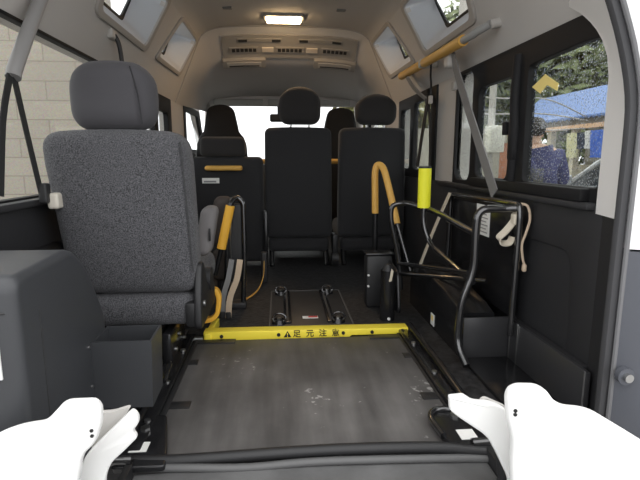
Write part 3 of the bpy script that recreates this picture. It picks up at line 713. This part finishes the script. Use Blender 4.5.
# wheel arch box and low cover
t = thing('wheel_arch_cover', 'glossy black wheel arch cover with a small white sticker at the right', 'cover', (.6, 1.75, 0))
bm = NB(); loft(bm, [[(.545, y, 0), (.545, y, z*.95), (.552, y, z), (.66, y, z), (.664, y, z*.95), (.664, y, 0)] for y, z in ((1.50, .155), (1.56, .172), (1.70, .19), (1.9, .205), (2.05, .205), (2.10, .19), (2.12, .10))], closed=True, cap=True)
obj('cover', bm, BLK2, t, ang=60)
st = obj('sticker', BX(.5425, .5452, 1.76, 1.80, .012, .058), STK, t, label='white sticker with an orange mark'); obj('sticker_mark', BX(.541, .5425, 1.77, 1.79, .033, .052), ORANGE, st)
obj('side_flap', plate(NB(), rpoly([(1.86, .03), (1.90, .20), (2.08, .22), (2.16, .03)], .03), [], lambda u, v: (.425, u, v), (.012, 0, 0), bev=.003), BLK2, t)
t = thing('low_side_cover', 'low dark cover with a bright metal edge strip behind the right white arm', 'cover', (.69, 1.33, 0))
obj('panel', BX(.700, .714, 1.06, 1.465, .0, .142, .003), mat('cover_grey', (.035, .035, .037), .32), t)
obj('top', BX(.714, .735, 1.10, 1.465, .125, .140, .003), PANEL, t)
obj('end_panel', BX(.545, .714, 1.466, 1.476, .0, .148, .003), MATS['cover_grey'], t)
for y in (1.455, 1.405): obj('edge_strip', BX(.697, .700, y-.003, y+.003, .003, .145, .001), STEEL, t, label='bright metal strip')
obj('edge_strip', BX(.697, .700, 1.06, 1.065, .003, .145, .001), mat('edge_grey', (.1, .1, .1), .5), t)
obj('sill_plate', BX(.545, .700, 1.10, 1.465, .0, .012, .003), BLK2, t)
# cane shaped yellow handle on its post
t = thing('cane_handle', 'ochre yellow cane shaped grab handle on a black post before the right seat', 'handle', (.41, 2.3, 0))
obj('post', tube(NB(), [(.410, 2.30, .42), (.412, 2.30, .0)], .013), BLK2, t)
obj('grip', tube(NB(), [(.409, 2.30, .40), (.406, 2.30, .52), (.405, 2.30, .60), (.417, 2.295, .632), (.440, 2.27, .612), (.462, 2.23, .51), (.480, 2.18, .40), (.485, 2.165, .365)], .0165, 14, cm=5), YELO, t, label='ochre yellow grip')
obj('brace', tube(NB(), [(.484, 2.168, .375), (.505, 2.13, .28), (.532, 2.08, .16)], .010), TUBE, t)
obj('foot', cyl(NB(), (.412, 2.30, 0), (.412, 2.30, .012), .04), BLK, t)
t = thing('black_box', 'black box on the floor under the yellow cane handle', 'box', (.40, 2.1, 0))
obj('body', BX(.328, .445, 2.06, 2.14, 0, .238, .012), BLK, t); obj('lid', BX(.323, .450, 2.055, 2.145, .238, .25, .005), BLK2, t)
for z in (.10, .15): obj('rivet', cyl(NB(), (.336, 2.060, z), (.336, 2.055, z), .005), STK, t)
t = thing('cylinder_canister', 'upright black cylinder with a pale tag beside the yellow sill end', 'canister', (.40, 1.84, 0))
obj('body', cyl(NB(), (.388, 1.90, 0), (.388, 1.90, .21), .031, 24), BLK2, t)
obj('neck', cyl(NB(), (.388, 1.90, .21), (.388, 1.90, .235), .024, 20, .012), BLK, t)
obj('tag', plate(NB(), [(.384, .17), (.396, .172), (.402, .215), (.394, .225)], [], lambda u, v: (u, 1.864, v), (0, .002, 0)), BELTC, t)
obj('cap_pin', cyl(NB(), (.388, 1.868, .012), (.388, 1.864, .012), .006), STK, t)

# ------------------------------------------------------------------ left cluster: grab stand, belt tails
t = thing('grab_stand', 'black looped pipe stand with a slanted yellow grip beside the grey seat', 'stand', (-.27, 2.05, 0))
obj('loop_pipe', tube(NB(), [(-.300, 2.12, 0), (-.288, 2.12, .30), (-.262, 2.10, .485), (-.235, 2.10, .500), (-.212, 2.10, .475), (-.212, 2.10, .25), (-.225, 2.10, .0)], .012, fl=.04), TUBE, t)
obj('yellow_grip', tube(NB(), [(-.305, 2.04, .285), (-.297, 2.04, .32), (-.268, 2.04, .44), (-.262, 2.04, .468)], .0195, 14, cm=3), YELG, t, label='slanted yellow grip')
obj('grip_core', tube(NB(), [(-.335, 2.04, .17), (-.305, 2.04, .285), (-.258, 2.045, .485), (-.240, 2.09, .498)], .010, fl=.03), BLK2, t)
obj('cable', tube(NB(), [(-.262, 2.05, .40), (-.266, 2.04, .30), (-.262, 2.04, .20)], .003, 6, cm=3), STEEL, t)
obj('cross_plate', rbox(-.285, -.218, 2.105, 2.125, .12, .47, .008), BLK, t)
obj('foot', BX(-.33, -.21, 2.08, 2.14, 0, .03, .006), BLK, t)
obj('armrest', rbox(-.362, -.280, 2.18, 2.25, .27, .495, .03, lambda u, p: V((p.x+.012*u.z, p.y, p.z))), ARMB, t, label='brown padded armrest')
obj('lower_pad', rbox(-.37, -.29, 2.18, 2.25, .10, .25, .03), ARMB, t)
obj('pivot', tube(NB(), [(-.33, 2.215, .29), (-.335, 2.215, 0)], .018), BLK, t)
t = thing('belt_tail', 'curved grey strap end hanging left of the tan strap', 'strap', (-.29, 2.0, 0))
obj('webbing', ribbon(NB(), [(-.258, 2.0, .245), (-.272, 1.98, .17), (-.295, 1.97, .09), (-.298, 1.97, .004)], .022, .010, (1, 0, 0), 5), mat('strap_grey', (.20, .20, .20), .7), t)
obj('end_clip', rbox(-.312, -.290, 1.96, 1.98, .0, .03, .005), BLK, t)
t = thing('belt_tail', 'curved tan strap end hanging beside the black looped pipe', 'strap', (-.26, 1.99, 0))
obj('webbing', ribbon(NB(), [(-.222, 1.98, .248), (-.236, 1.97, .17), (-.266, 1.96, .09), (-.276, 1.96, .004)], .024, .010, (1, 0, 0), 5), BELTT, t)
obj('end_clip', rbox(-.286, -.264, 1.95, 1.97, .0, .03, .005), BLK, t)
t = thing('floor_cable', 'thin ochre cable curving over the dark floor towards the seats', 'cable', (-.15, 2.4, 0))
obj('cable', ribbon(NB(), [(-.262, 2.15, .02), (-.22, 2.22, .006), (-.17, 2.32, .02), (-.145, 2.45, .06), (-.142, 2.52, .12)], .014, .003, (0, 1, 0), 5), YELO, t)
obj('anchor', rbox(-.160, -.125, 2.52, 2.56, .0, .17, .010), BLK, t)

# ------------------------------------------------------------------ storage housing and tray, left foreground
t = thing('storage_housing', 'large dark grey plastic housing in the left foreground', 'housing', (-.63, 1.0, 0))
prof = rpoly([(.80, 0), (.80, .475), (1.03, .483), (1.10, .43), (1.185, .29), (1.188, 0)], [.01, .03, .03, .06, .03, .01])
obj('body', plate(NB(), prof, [], lambda u, v: (-.735, u, v), (.248, 0, 0), bev=.016), GREYBOX, t)
obj('seam', tube(NB(), [(-.7, .799, .415), (-.51, .799, .415), (-.489, .815, .41)], .002, 6), BLK, t)
obj('seam', tube(NB(), [(-.487, .87, .01), (-.487, .87, .40)], .0015, 6), BLK, t)
obj('label', BX(-.60, -.521, .7965, .8, .30, .402), STK, t, label='white label')
for y, z in ((1.07, .245), (1.07, .15)): obj('screw', cyl(NB(), (-.488, y, z), (-.485, y, z), .004), STEEL, t)
bm = NB()
o_ = [(-.488, 1.08), (-.352, 1.08), (-.355, 1.190), (-.488, 1.190)]; i_ = [(-.483, 1.085), (-.357, 1.085), (-.360, 1.185), (-.483, 1.185)]
def ring(p, z, k=1.): return [(a+(-.488-a)*(1-k), b+(1.13-b)*(1-k)*.4, z) for a, b in p]
loft(bm, [ring(i_, .10, .96), ring(i_, .252), ring(o_, .252), ring(o_, .242), ring(o_, .088, .96)], closed=True, cap=True)
obj('side_tray', bm, GREYBOX, t, label='open topped side tray below the grey speckled seat')

# rail clutter between tray and ramp
t = thing('latch_unit', 'black latch with steel pins below the grey seat side', 'latch', (-.37, 1.55, 0))
obj('body', BX(-.425, -.395, 1.45, 1.66, .03, .13, .008), BLK2, t)
for y, z in ((1.50, .06), (1.56, .09), (1.63, .05)): obj('pin', cyl(NB(), (-.400, y, z), (-.388, y, z), .006), STEEL, t)
obj('lever', tube(NB(), [(-.40, 1.42, .05), (-.385, 1.38, .06), (-.385, 1.30, .045)], .006, 8, cm=3), TUBE, t)

# ------------------------------------------------------------------ white lift arms
def xz(y): return lambda u, v: (u, y, v)
t = LIFT
p = rpoly([(-.85, .02), (-.70, .10), (-.551, .205), (-.496, .243), (-.460, .255), (-.424, .259), (-.408, .275), (-.392, .293), (-.346, .293), (-.337, .281), (-.338, .255), (-.350, .220), (-.372, .20), (-.39, .12), (-.42, -.03), (-.85, -.03)], [.01, .05, .03, .03, .03, .03, .02, .02, .018, .01, .02, .02, .02, .03, .02, .01])
A_ = obj('arm', plate(NB(), p, [], xz(.722), (0, .020, 0), bev=.006), WHITE, t, label='thick white lift arm at the left')
for z in (.245, .236): obj('pivot_hole', cyl(NB(), (-.352, .720, z), (-.352, .7225, z), .0028, 10), CHAR, A_)
p = rpoly([(-.43, .08), (-.398, .153), (-.372, .18), (-.314, .236), (-.304, .226), (-.303, .211), (-.315, .195), (-.307, .183), (-.331, .159), (-.355, .137), (-.367, .112), (-.385, -.03), (-.43, -.03)], [.01, .01, .02, .008, .006, .01, .01, .008, .01, .01, .02, .01, .01])
L_ = obj('arm_link', plate(NB(), p, [], xz(.795), (0, .015, 0), bev=.004), WHITE, t, label='white link behind the left arm')
obj('inner_web', plate(NB(), rpoly([(-.40, .12), (-.40, .215), (-.36, .215), (-.325, .225), (-.36, .17)], .01), [], xz(.83), (0, .01, 0)), mat('web_cream', (.62, .60, .57), .5), L_)
p = rpoly([(.40, -.03), (.352, .079), (.345, .137), (.344, .190), (.332, .226), (.327, .270), (.332, .284), (.346, .290), (.380, .288), (.396, .279), (.412, .258), (.431, .247), (.478, .240), (.571, .182), (.693, .10), (.83, .02), (.83, -.03)], [.01, .02, .02, .02, .03, .02, .01, .012, .02, .02, .02, .02, .02, .04, .05, .01, .01])
A_ = obj('arm', plate(NB(), p, [], xz(.722), (0, .020, 0), bev=.006), WHITE, t, label='thick white lift arm at the right')
for z in (.247, .240): obj('pivot_hole', cyl(NB(), (.341, .720, z), (.341, .7225, z), .0032, 10), CHAR, A_)
p = rpoly([(.254, .236), (.282, .238), (.300, .225), (.341, .221), (.381, .194), (.42, .10), (.42, -.03), (.395, -.03), (.379, .061), (.354, .111), (.332, .152), (.275, .193), (.257, .208)], [.004, .004, .012, .02, .02, .02, .01, .01, .01, .01, .02, .02, .006])
L_ = obj('arm_link', plate(NB(), p, [], xz(.795), (0, .015, 0), bev=.004), WHITE, t, label='white link behind the right arm')
obj('inner_web', plate(NB(), rpoly([(.31, .17), (.335, .214), (.385, .19), (.40, .12)], .01), [], xz(.83), (0, .01, 0)), MATS['web_cream'], L_)
obj('rubber_gaiter', tube(NB(), [(.388, .86, .12), (.40, .86, .04), (.405, .86, -.02)], .014, cm=3), BLK, t)

# striker on the rear jamb
t = thing('door_striker', 'round steel striker on the grey rear body corner', 'striker', (.755, .93, .16))
obj('plate', cyl(NB(), (.724, YR-.050, .180), (.724, YR-.064, .180), .020, 20), BUMP, t); obj('bolt', cyl(NB(), (.724, YR-.064, .180), (.724, YR-.074, .180), .010, 16), STEEL, t)
# amber arrow sticker on the rear right pane
o = obj('arrow_sticker', plate(NB(), [(1.519, .888), (1.447, .915), (1.373, .878), (1.376, .858), (1.432, .883), (1.468, .862)], [], wmap(.748), (.002, 0, 0)), ORANGE)
tag(o, 'amber chevron sticker on the right rear window', 'sticker')

# ------------------------------------------------------------------ outside
G = -.65
struct(obj('ground', BX(-40, 40, -20, 60, G-.1, G), mat('asphalt', (.30, .29, .28), .9, bump=.2, bscale=60, var=.15, vscale=6)))
def block_mat():
    m = mat('concrete_block', (.5, .47, .42), .9, bump=.2, bscale=60)
    nt = m.node_tree; b = nt.nodes['Principled BSDF']
    tc = nt.nodes.new('ShaderNodeTexCoord'); mp = nt.nodes.new('ShaderNodeMapping'); mp.inputs['Rotation'].default_value = (R(90), 0, 0)
    br = nt.nodes.new('ShaderNodeTexBrick')
    br.inputs['Scale'].default_value = 1; br.inputs['Brick Width'].default_value = .60; br.inputs['Row Height'].default_value = .188
    br.inputs['Mortar Size'].default_value = .007; br.inputs['Mortar Smooth'].default_value = .2
    br.inputs['Color1'].default_value = (.47, .425, .355, 1); br.inputs['Color2'].default_value = (.44, .40, .335, 1); br.inputs['Mortar'].default_value = (.34, .30, .245, 1)
    nz = nt.nodes.new('ShaderNodeTexNoise'); nz.inputs['Scale'].default_value = 60
    mx = nt.nodes.new('ShaderNodeMixRGB'); mx.blend_type = 'MULTIPLY'; mx.inputs['Fac'].default_value = .5
    nt.links.new(tc.outputs['Object'], mp.inputs['Vector']); nt.links.new(mp.outputs['Vector'], br.inputs['Vector']); nt.links.new(tc.outputs['Object'], nz.inputs['Vector'])
    nt.links.new(br.outputs['Color'], mx.inputs['Color1']); nt.links.new(nz.outputs['Color'], mx.inputs['Color2'])
    nt.links.new(mx.outputs['Color'], b.inputs['Base Color']); return m
o = obj('concrete_block_wall', BX(-9, -1.75, 5.2, 5.4, G, 2.6), block_mat()); tag(o, 'pale concrete block wall outside the left window', 'wall')

# foliage
LEAF = mat('leaf', (.28, .32, .16), .7, col2=(.15, .18, .085), vscale=3)
LEAF2 = mat('leaf_dry', (.36, .34, .16), .7, col2=(.17, .17, .075), vscale=3)
BARK = mat('bark', (.12, .09, .07), .9, bump=.4, bscale=30)
def tree(x, y, h, rad, lab, m):
    t = thing('tree', lab, 'tree', (x, y, G), 'trees outside the right windows')
    obj('trunk', tube(NB(), [(x, y, G), (x+.1, y, G+h*.4), (x, y+.1, G+h*.75)], .13, 8, cm=3, scale=lambda k: 1-.6*k), BARK, t)
    bm = NB(); rnd = random.Random(int(x*100+y))
    blobs = [(x+rnd.uniform(-.6, .6)*rad, y+rnd.uniform(-.5, .5)*rad, G+h*(.3+.65*rnd.random()), rad*rnd.uniform(.35, .6)) for _ in range(16)]
    for _ in range(6500):
        bx, by, bz, br = rnd.choice(blobs)
        d = V((rnd.gauss(0, 1), rnd.gauss(0, 1), rnd.gauss(0, 1))).normalized()
        c = V((bx, by, bz))+d*br*rnd.uniform(.55, 1.05)
        a = V((rnd.gauss(0, 1), rnd.gauss(0, 1), rnd.gauss(0, 1))).normalized(); b = a.orthogonal().normalized(); s = rnd.uniform(.13, .25)
        bm.faces.new([bm.verts.new(c+a*s*1.5), bm.verts.new(c+b*s*.6), bm.verts.new(c-a*s*1.5), bm.verts.new(c-b*s*.6)])
    obj('crown', bm, m, t)
tree(3.4, 14, 4.8, 1.6, 'olive tree seen through the front right side window', LEAF2)
tree(5.6, 17.5, 6.0, 1.8, 'yellowish tree behind the pale wall left of the blue roof', LEAF2)
tree(9.6, 14.6, 6.0, 1.9, 'green tree rising behind the left part of the blue roof', LEAF)
tree(14.6, 15.5, 7.0, 2.4, 'green tree behind the right end of the blue roof', LEAF)
tree(10.2, 21.5, 8.5, 3.0, 'tall green tree furthest away above the blue roof', LEAF)

# shed with blue roof
t = thing('open_shed', 'open shed with a blue sheet roof and pale posts outside', 'shed', (6.0, 6.6, G))
SY0, SY1 = 5.0, 12.0
def sheet(u, v): return (5.6+.9*v, u, 1.40+.66*v)
bm = plate(NB(), [(SY0, 0), (SY1, 0), (SY1, 1), (SY0, 1)], [], sheet, (0, 0, .04))
for k in range(47): tube(bm, [sheet(SY0+.05+.15*k, 0), sheet(SY0+.05+.15*k, 1)], .035, 6)
obj('roof', bm, mat('blue_sheet', (.17, .27, .55), .45), t)
obj('rear_roof', plate(NB(), [(SY0, 0), (SY1, 0), (SY1, 1), (SY0, 1)], [], lambda u, v: (6.5+1.4*v, u, 2.06-.5*v), (0, 0, .04)), MATS['blue_sheet'], t)
obj('eave_beam', BX(5.70, 5.80, SY0, SY1, 1.28, 1.42), mat('beam_grey', (.20, .18, .15), .8), t)
obj('cross_beam', BX(5.62, 5.70, SY0, SY1+.3, 1.20, 1.28), mat('beam_tan', (.70, .46, .29), .7), t)
for y in (5.1, 7.0, 9.25, 10.1, 11.9): obj('post', BX(5.72, 5.84, y-.07, y+.07, G, 1.3), mat('post_pale', (.62, .57, .45), .8), t)
obj('back_wall', BX(7.8, 7.9, SY0, SY1, G, 1.6), mat('shed_wall', (.36, .33, .25), .9, var=.35, vscale=2), t)
obj('low_wall', BX(6.8, 6.9, SY0, SY1, G, .50), mat('shed_low', (.50, .46, .35), .9, var=.2, vscale=2), t)
# fence / pale wall further left with an electrical box
o = obj('pale_wall', BX(2.6, 5.5, 11.6, 11.75, G, 1.35), mat('pale_wall', (.46, .44, .37), .9, var=.15, vscale=3)); tag(o, 'pale low wall beyond the window left of the shed', 'wall')
t = thing('electrical_box', 'pale electrical box on a grey pole outside the sliding window', 'electrical box', (3.1, 7.0, G))
obj('pole', cyl(NB(), (3.1, 7.12, G), (3.1, 7.12, 2.3), .05), mat('pole_grey', (.42, .40, .36), .8), t)
obj('cabinet', BX(2.98, 3.21, 6.88, 7.06, .74, 1.12, .01), mat('cabinet', (.66, .65, .56), .6), t); obj('door_edge', BX(3.0, 3.19, 6.872, 6.88, .76, 1.10, .003), mat('cabinet_edge', (.56, .55, .48), .6), t)
t = thing('brown_post', 'short reddish brown post right of the electrical box', 'post', (3.55, 7.6, G))
obj('post', BX(3.50, 3.60, 7.55, 7.65, G, .86, .01), mat('red_brown', (.36, .15, .08), .8), t); obj('cap', BX(3.49, 3.61, 7.54, 7.66, .86, .89, .005), MATS['red_brown'], t)
t = thing('utility_pole', 'grey pole seen beside the broad grey belt', 'pole', (2.75, 7.6, G))
obj('pole', cyl(NB(), (2.78, 7.6, G), (2.78, 7.6, 4.2), .09, 16, .07), MATS['pole_grey'], t); obj('arm', BX(2.4, 3.2, 7.56, 7.64, 3.5, 3.58), MATS['pole_grey'], t)
for k, (z0, z1) in enumerate(((1.62, 1.78), (1.34, 1.56), (1.02, 1.32))):
    o = obj('overhead_wire', tube(NB(), [(2.86, 7.6, z0), (3.6, 7.9, (z0+z1)/2-.08), (4.6, 8.3, (z0+z1)/2-.04), (5.66, 8.75, min(z1, 1.40)-.06*k)], .012, 6, cm=5), mat('wire', (.45, .43, .40), .7))
    tag(o, ('upper pale wire crossing the sliding window view', 'middle pale wire crossing the sliding window view', 'lowest pale wire crossing the sliding window view')[k], 'wire')
# laundry under the shed roof
for y, w, z0, z1, m, lab in ((8.95, .26, .66, 1.12, mat('cloth_pale', (.66, .64, .42), .9), 'pale yellow cloth hanging leftmost under the blue roof'), (8.66, .20, .82, 1.12, mat('cloth_dark', (.06, .07, .10), .9), 'dark cloth hanging beside the blue cloth under the roof'), (8.45, .14, .82, 1.14, mat('cloth_white', (.72, .72, .70), .9), 'narrow white cloth between dark and blue cloths'), (8.18, .36, .66, 1.14, mat('cloth_blue', (.08, .16, .52), .9), 'bright blue cloth hanging rightmost under the blue roof')):
    bm = NB(); N = 9
    loft(bm, [[(5.52+.03*math.sin(j*1.9+k*.4), y-w*.5+w*j/N, z1-(z1-z0)*k/5) for j in range(N+1)]+[(5.55+.03*math.sin((N-j)*1.9+k*.4), y+w*.5-w*j/N, z1-(z1-z0)*k/5) for j in range(N+1)] for k in range(6)], closed=True, cap=False)
    o = obj('hanging_cloth', bm, m); tag(o, lab, 'cloth')
# silver car
t = thing('car', 'silver car parked outside behind the person in blue', 'car', (4.7, 6.2, G))
SILV = mat('car_silver', (.55, .56, .57), .3, .6, coat=.5)
cx0 = 2.75
def carx(k): return cx0+k
sec = [(0, .30, .52, .70), (.10, .22, .66, .76), (.5, .20, .80, .80), (.95, .20, .92, .82), (1.15, .20, .96, .82), (2.9, .20, .98, .82), (3.7, .22, .98, .80), (4.05, .30, .92, .74)]
bm = NB(); loft(bm, [[(carx(a), 6.2+w*h, G+z) for w, z in ((-1, z0+.1), (-.96, z0), (.96, z0), (1, z0+.1), (1.0, z1-.22), (.93, z1-.05), (.7, z1), (0, z1+.015), (-.7, z1), (-.93, z1-.05), (-1.0, z1-.22))] for a, z0, z1, h in sec], closed=True, cap=True); obj('body', bm, SILV, t, ang=50)
gh = [(1.0, .90, .72), (1.9, 1.42, .60), (2.3, 1.47, .60), (3.2, 1.42, .58), (3.85, .95, .66)]
bm = NB(); loft(bm, [[(carx(a), 6.2-w-.06*(z-.9), G+.88), (carx(a), 6.2-w, G+z), (carx(a), 6.2+w, G+z), (carx(a), 6.2+w+.06*(z-.9), G+.88)] for a, z, w in gh], closed=True, cap=True); obj('cabin_glass', bm, mat('car_glass', (.03, .035, .04), .08), t, ang=30)
bm = NB()
for w in (-1, 1):
    tube(bm, [(carx(a), 6.2+w*h, G+z+.012) for a, z, h in gh], .035, 8, cm=4)
    tube(bm, [(carx(2.35), 6.2+w*.61, G+1.45), (carx(2.4), 6.2+w*.76, G+.9)], .03, 8)
loft(bm, [[(carx(a), 6.2-w, G+z+.02), (carx(a), 6.2, G+z+.05), (carx(a), 6.2+w, G+z+.02)] for a, z, w in gh[1:4]])
obj('roof', bm, SILV, t)
for wx in (.75, 3.25):
    for s in (-1, 1):
        w_ = obj('wheel', cyl(NB(), (carx(wx), 6.2+s*.66, G+.31), (carx(wx), 6.2+s*.83, G+.31), .31, 28), mat('tyre', (.02, .02, .02), .8), t); obj('hub', cyl(NB(), (carx(wx), 6.2+s*.83, G+.31), (carx(wx), 6.2+s*.84, G+.31), .2, 20), STEEL, w_)
for s in (-1, 1):
    obj('headlamp', rbox(carx(.02), carx(.30), 6.2+s*.55-.16, 6.2+s*.55+.16, G+.58, G+.72, .05), mat('lamp_clear', (.75, .75, .75), .1), t)
    obj('wing_mirror', rbox(carx(1.25), carx(1.37), 6.2+s*.95-.1, 6.2+s*.95+.1, G+.95, G+1.08, .04), SILV, t)
obj('bumper', rbox(carx(-.06), carx(.18), 5.52, 6.88, G+.25, G+.48, .08), SILV, t)

t.location = (4.78, 5.70, G); t.rotation_euler = (0, 0, R(-90))

# ------------------------------------------------------------------ person outside
def skin_mesh(name, verts, edges, m, parent, sub=2):
    """verts: name -> (co, radius); grown with a Skin modifier and applied"""
    keys = list(verts); me = bpy.data.meshes.new(name)
    me.from_pydata([verts[k][0] for k in keys], [(keys.index(a), keys.index(b)) for a, b in edges], [])
    o = bpy.data.objects.new(name, me); C.objects.link(o)
    o.modifiers.new('s', 'SKIN'); sm = o.modifiers.new('d', 'SUBSURF'); sm.levels = sub; sm.render_levels = sub
    sv = me.skin_vertices[0].data
    for i, k in enumerate(keys):
        rr = verts[k][1]; sv[i].radius = (rr, rr) if not isinstance(rr, tuple) else rr; sv[i].use_root = (i == 0)
    dg = bpy.context.evaluated_depsgraph_get(); dg.update()
    m2 = bpy.data.meshes.new_from_object(o.evaluated_get(dg)); bpy.data.objects.remove(o)
    bm = NB(); bm.from_mesh(m2); bpy.data.meshes.remove(m2)
    return obj(name, bm, m, parent, ang=80)
PX, PY = 2.66, 4.75
def P(x, y, z): return (PX+x, PY+y, G+z)
JK = {'collar': (P(-.08, .03, 1.40), .125)}
B = {'pelvis': (P(0, 0, .92), (.15, .11)), 'waist': (P(-.01, 0, 1.06), (.14, .10)), 'chest': (P(-.05, .02, 1.25), (.17, .11)), 'collar': (P(-.08, .04, 1.38), .09), 'neck': (P(-.10, .06, 1.44), .052), 'jaw': (P(-.115, .085, 1.51), .075), 'head': (P(-.125, .09, 1.58), .088), 'crown': (P(-.125, .08, 1.64), .062), 'nose': (P(-.100, .190, 1.545), .016)}
E_ = [('pelvis', 'waist'), ('waist', 'chest'), ('chest', 'collar'), ('collar', 'neck'), ('neck', 'jaw'), ('jaw', 'head'), ('head', 'crown'), ('jaw', 'nose')]
for s, n in ((-1, 'l'), (1, 'r')):
    B['hip'+n] = (P(s*.09, 0, .84), .095); B['knee'+n] = (P(s*.11, .02, .47), .062); B['ankle'+n] = (P(s*.11, -.02, .09), .042); B['toe'+n] = (P(s*.13, .13, .035), .035)
    B['sho'+n] = (P(-.07+s*.17, .02, 1.34), .072); B['elb'+n] = (P(-.02+s*.24, .05, 1.08), .047)
    B['wri'+n] = (P(.02+s*.20, .26, .98), .032); B['palm'+n] = (P(.02+s*.19, .33, .965), (.036, .018))
    E_ += [('pelvis', 'hip'+n), ('hip'+n, 'knee'+n), ('knee'+n, 'ankle'+n), ('ankle'+n, 'toe'+n), ('collar', 'sho'+n), ('sho'+n, 'elb'+n), ('elb'+n, 'wri'+n), ('wri'+n, 'palm'+n)]
    for k, (dx, ln) in enumerate(((-.030, .07), (-.010, .082), (.010, .077), (.028, .06))):
        B['f%d%s' % (k, n)] = (P(.02+s*.19+dx, .375, .962), .009); B['g%d%s' % (k, n)] = (P(.02+s*.19+dx, .375+ln*.55, .945), .0085); B['h%d%s' % (k, n)] = (P(.02+s*.19+dx, .375+ln*.8, .915), .007)
        E_ += [('palm'+n, 'f%d%s' % (k, n)), ('f%d%s' % (k, n), 'g%d%s' % (k, n)), ('g%d%s' % (k, n), 'h%d%s' % (k, n))]
    B['t0'+n] = (P(.02+s*.19-s*.045, .33, .96), .011); B['t1'+n] = (P(.02+s*.19-s*.055, .375, .945), .009); E_ += [('palm'+n, 't0'+n), ('t0'+n, 't1'+n)]
t = thing('person', 'person in a blue jacket standing outside the right rear window', 'person', P(0, 0, 0))
SKIN = mat('skin', (.55, .36, .26), .6)
skin_mesh('body', B, E_, SKIN, t)
def sub(keys, k, extra=None):
    vs = {}
    for q in keys:
        rr = B[q][1]; vs[q] = (B[q][0], tuple(a+k for a in rr) if isinstance(rr, tuple) else rr+k)
    if extra: vs.update(extra)
    return vs, [e for e in E_ if e[0] in vs and e[1] in vs]
v, e = sub(['chest', 'waist', 'pelvis', 'collar', 'shol', 'shor', 'elbl', 'elbr', 'wril', 'wrir'], .032, JK)
skin_mesh('jacket', v, e, mat('jacket_blue', (.055, .058, .14), .85, bump=.3, bscale=40), t)
v, e = sub(['pelvis', 'hipl', 'hipr', 'kneel', 'kneer', 'anklel', 'ankler'], .020)
skin_mesh('trousers', v, e, mat('trousers', (.03, .032, .045), .85), t)
hc = V(P(-.125, .07, 1.60))
def hairf(u, p): return V((p.x, p.y, p.z-.05*max(0, -u.y)*(1-u.z)*.6))
obj('hair', rbox(hc.x-.103, hc.x+.103, hc.y-.115, hc.y+.085, hc.z-.05, hc.z+.118, .09, hairf), mat('hair', (.018, .015, .013), .6), t)
for s in (-1, 1): obj('ear', rbox(hc.x+s*.098-.014, hc.x+s*.098+.014, hc.y+.0, hc.y+.05, hc.z-.08, hc.z-.015, .012), SKIN, t)
for s in (-1, 1):
    obj('eye', rbox(hc.x+s*.035-.012, hc.x+s*.035+.012, hc.y+.088, hc.y+.108, hc.z-.035, hc.z-.018, .008), STK, t)
    obj('shoe', rbox(PX+s*.12-.05, PX+s*.12+.05, PY-.09, PY+.19, G, G+.10, .04), BLK, t)
obj('mouth', rbox(hc.x-.024, hc.x+.024, hc.y+.085, hc.y+.098, hc.z-.104, hc.z-.094, .004), mat('lips', (.45, .2, .17), .6), t)

# ------------------------------------------------------------------ light and camera
w = bpy.data.worlds.new('overcast'); bpy.context.scene.world = w; w.use_nodes = True
nt = w.node_tree; bg = nt.nodes['Background']
tc = nt.nodes.new('ShaderNodeTexCoord'); sx = nt.nodes.new('ShaderNodeSeparateXYZ'); rp = nt.nodes.new('ShaderNodeValToRGB')
rp.color_ramp.elements[0].position = .0; rp.color_ramp.elements[0].color = (.96, .97, 1., 1)
rp.color_ramp.elements[1].position = .8; rp.color_ramp.elements[1].color = (1., 1., 1., 1)
nt.links.new(tc.outputs['Generated'], sx.inputs[0]); nt.links.new(sx.outputs['Z'], rp.inputs['Fac']); nt.links.new(rp.outputs['Color'], bg.inputs['Color'])
bg.inputs['Strength'].default_value = 1.0
lt = bpy.data.lights.new('dome_bulb', 'AREA'); lt.shape = 'RECTANGLE'; lt.size = .2; lt.size_y = .1; lt.energy = .8; lt.color = (1., .62, .32)
lo = bpy.data.objects.new('dome_bulb', lt); C.objects.link(lo); lo.location = (-.015, 3.215, 1.500)

cam = bpy.data.cameras.new('camera'); co = bpy.data.objects.new('camera', cam); C.objects.link(co)
co.location = (-.05, 0, .67); co.rotation_euler = (R(90-9.81), 0, R(-4.694))
cam.sensor_width = 36; cam.lens = 27; cam.clip_start = .02
sc = bpy.context.scene; sc.camera = co
sc.view_settings.view_transform = 'Standard'; sc.view_settings.look = 'None'; sc.view_settings.gamma = 1; sc.view_settings.use_curve_mapping = False
sc.view_settings.exposure = 1.25
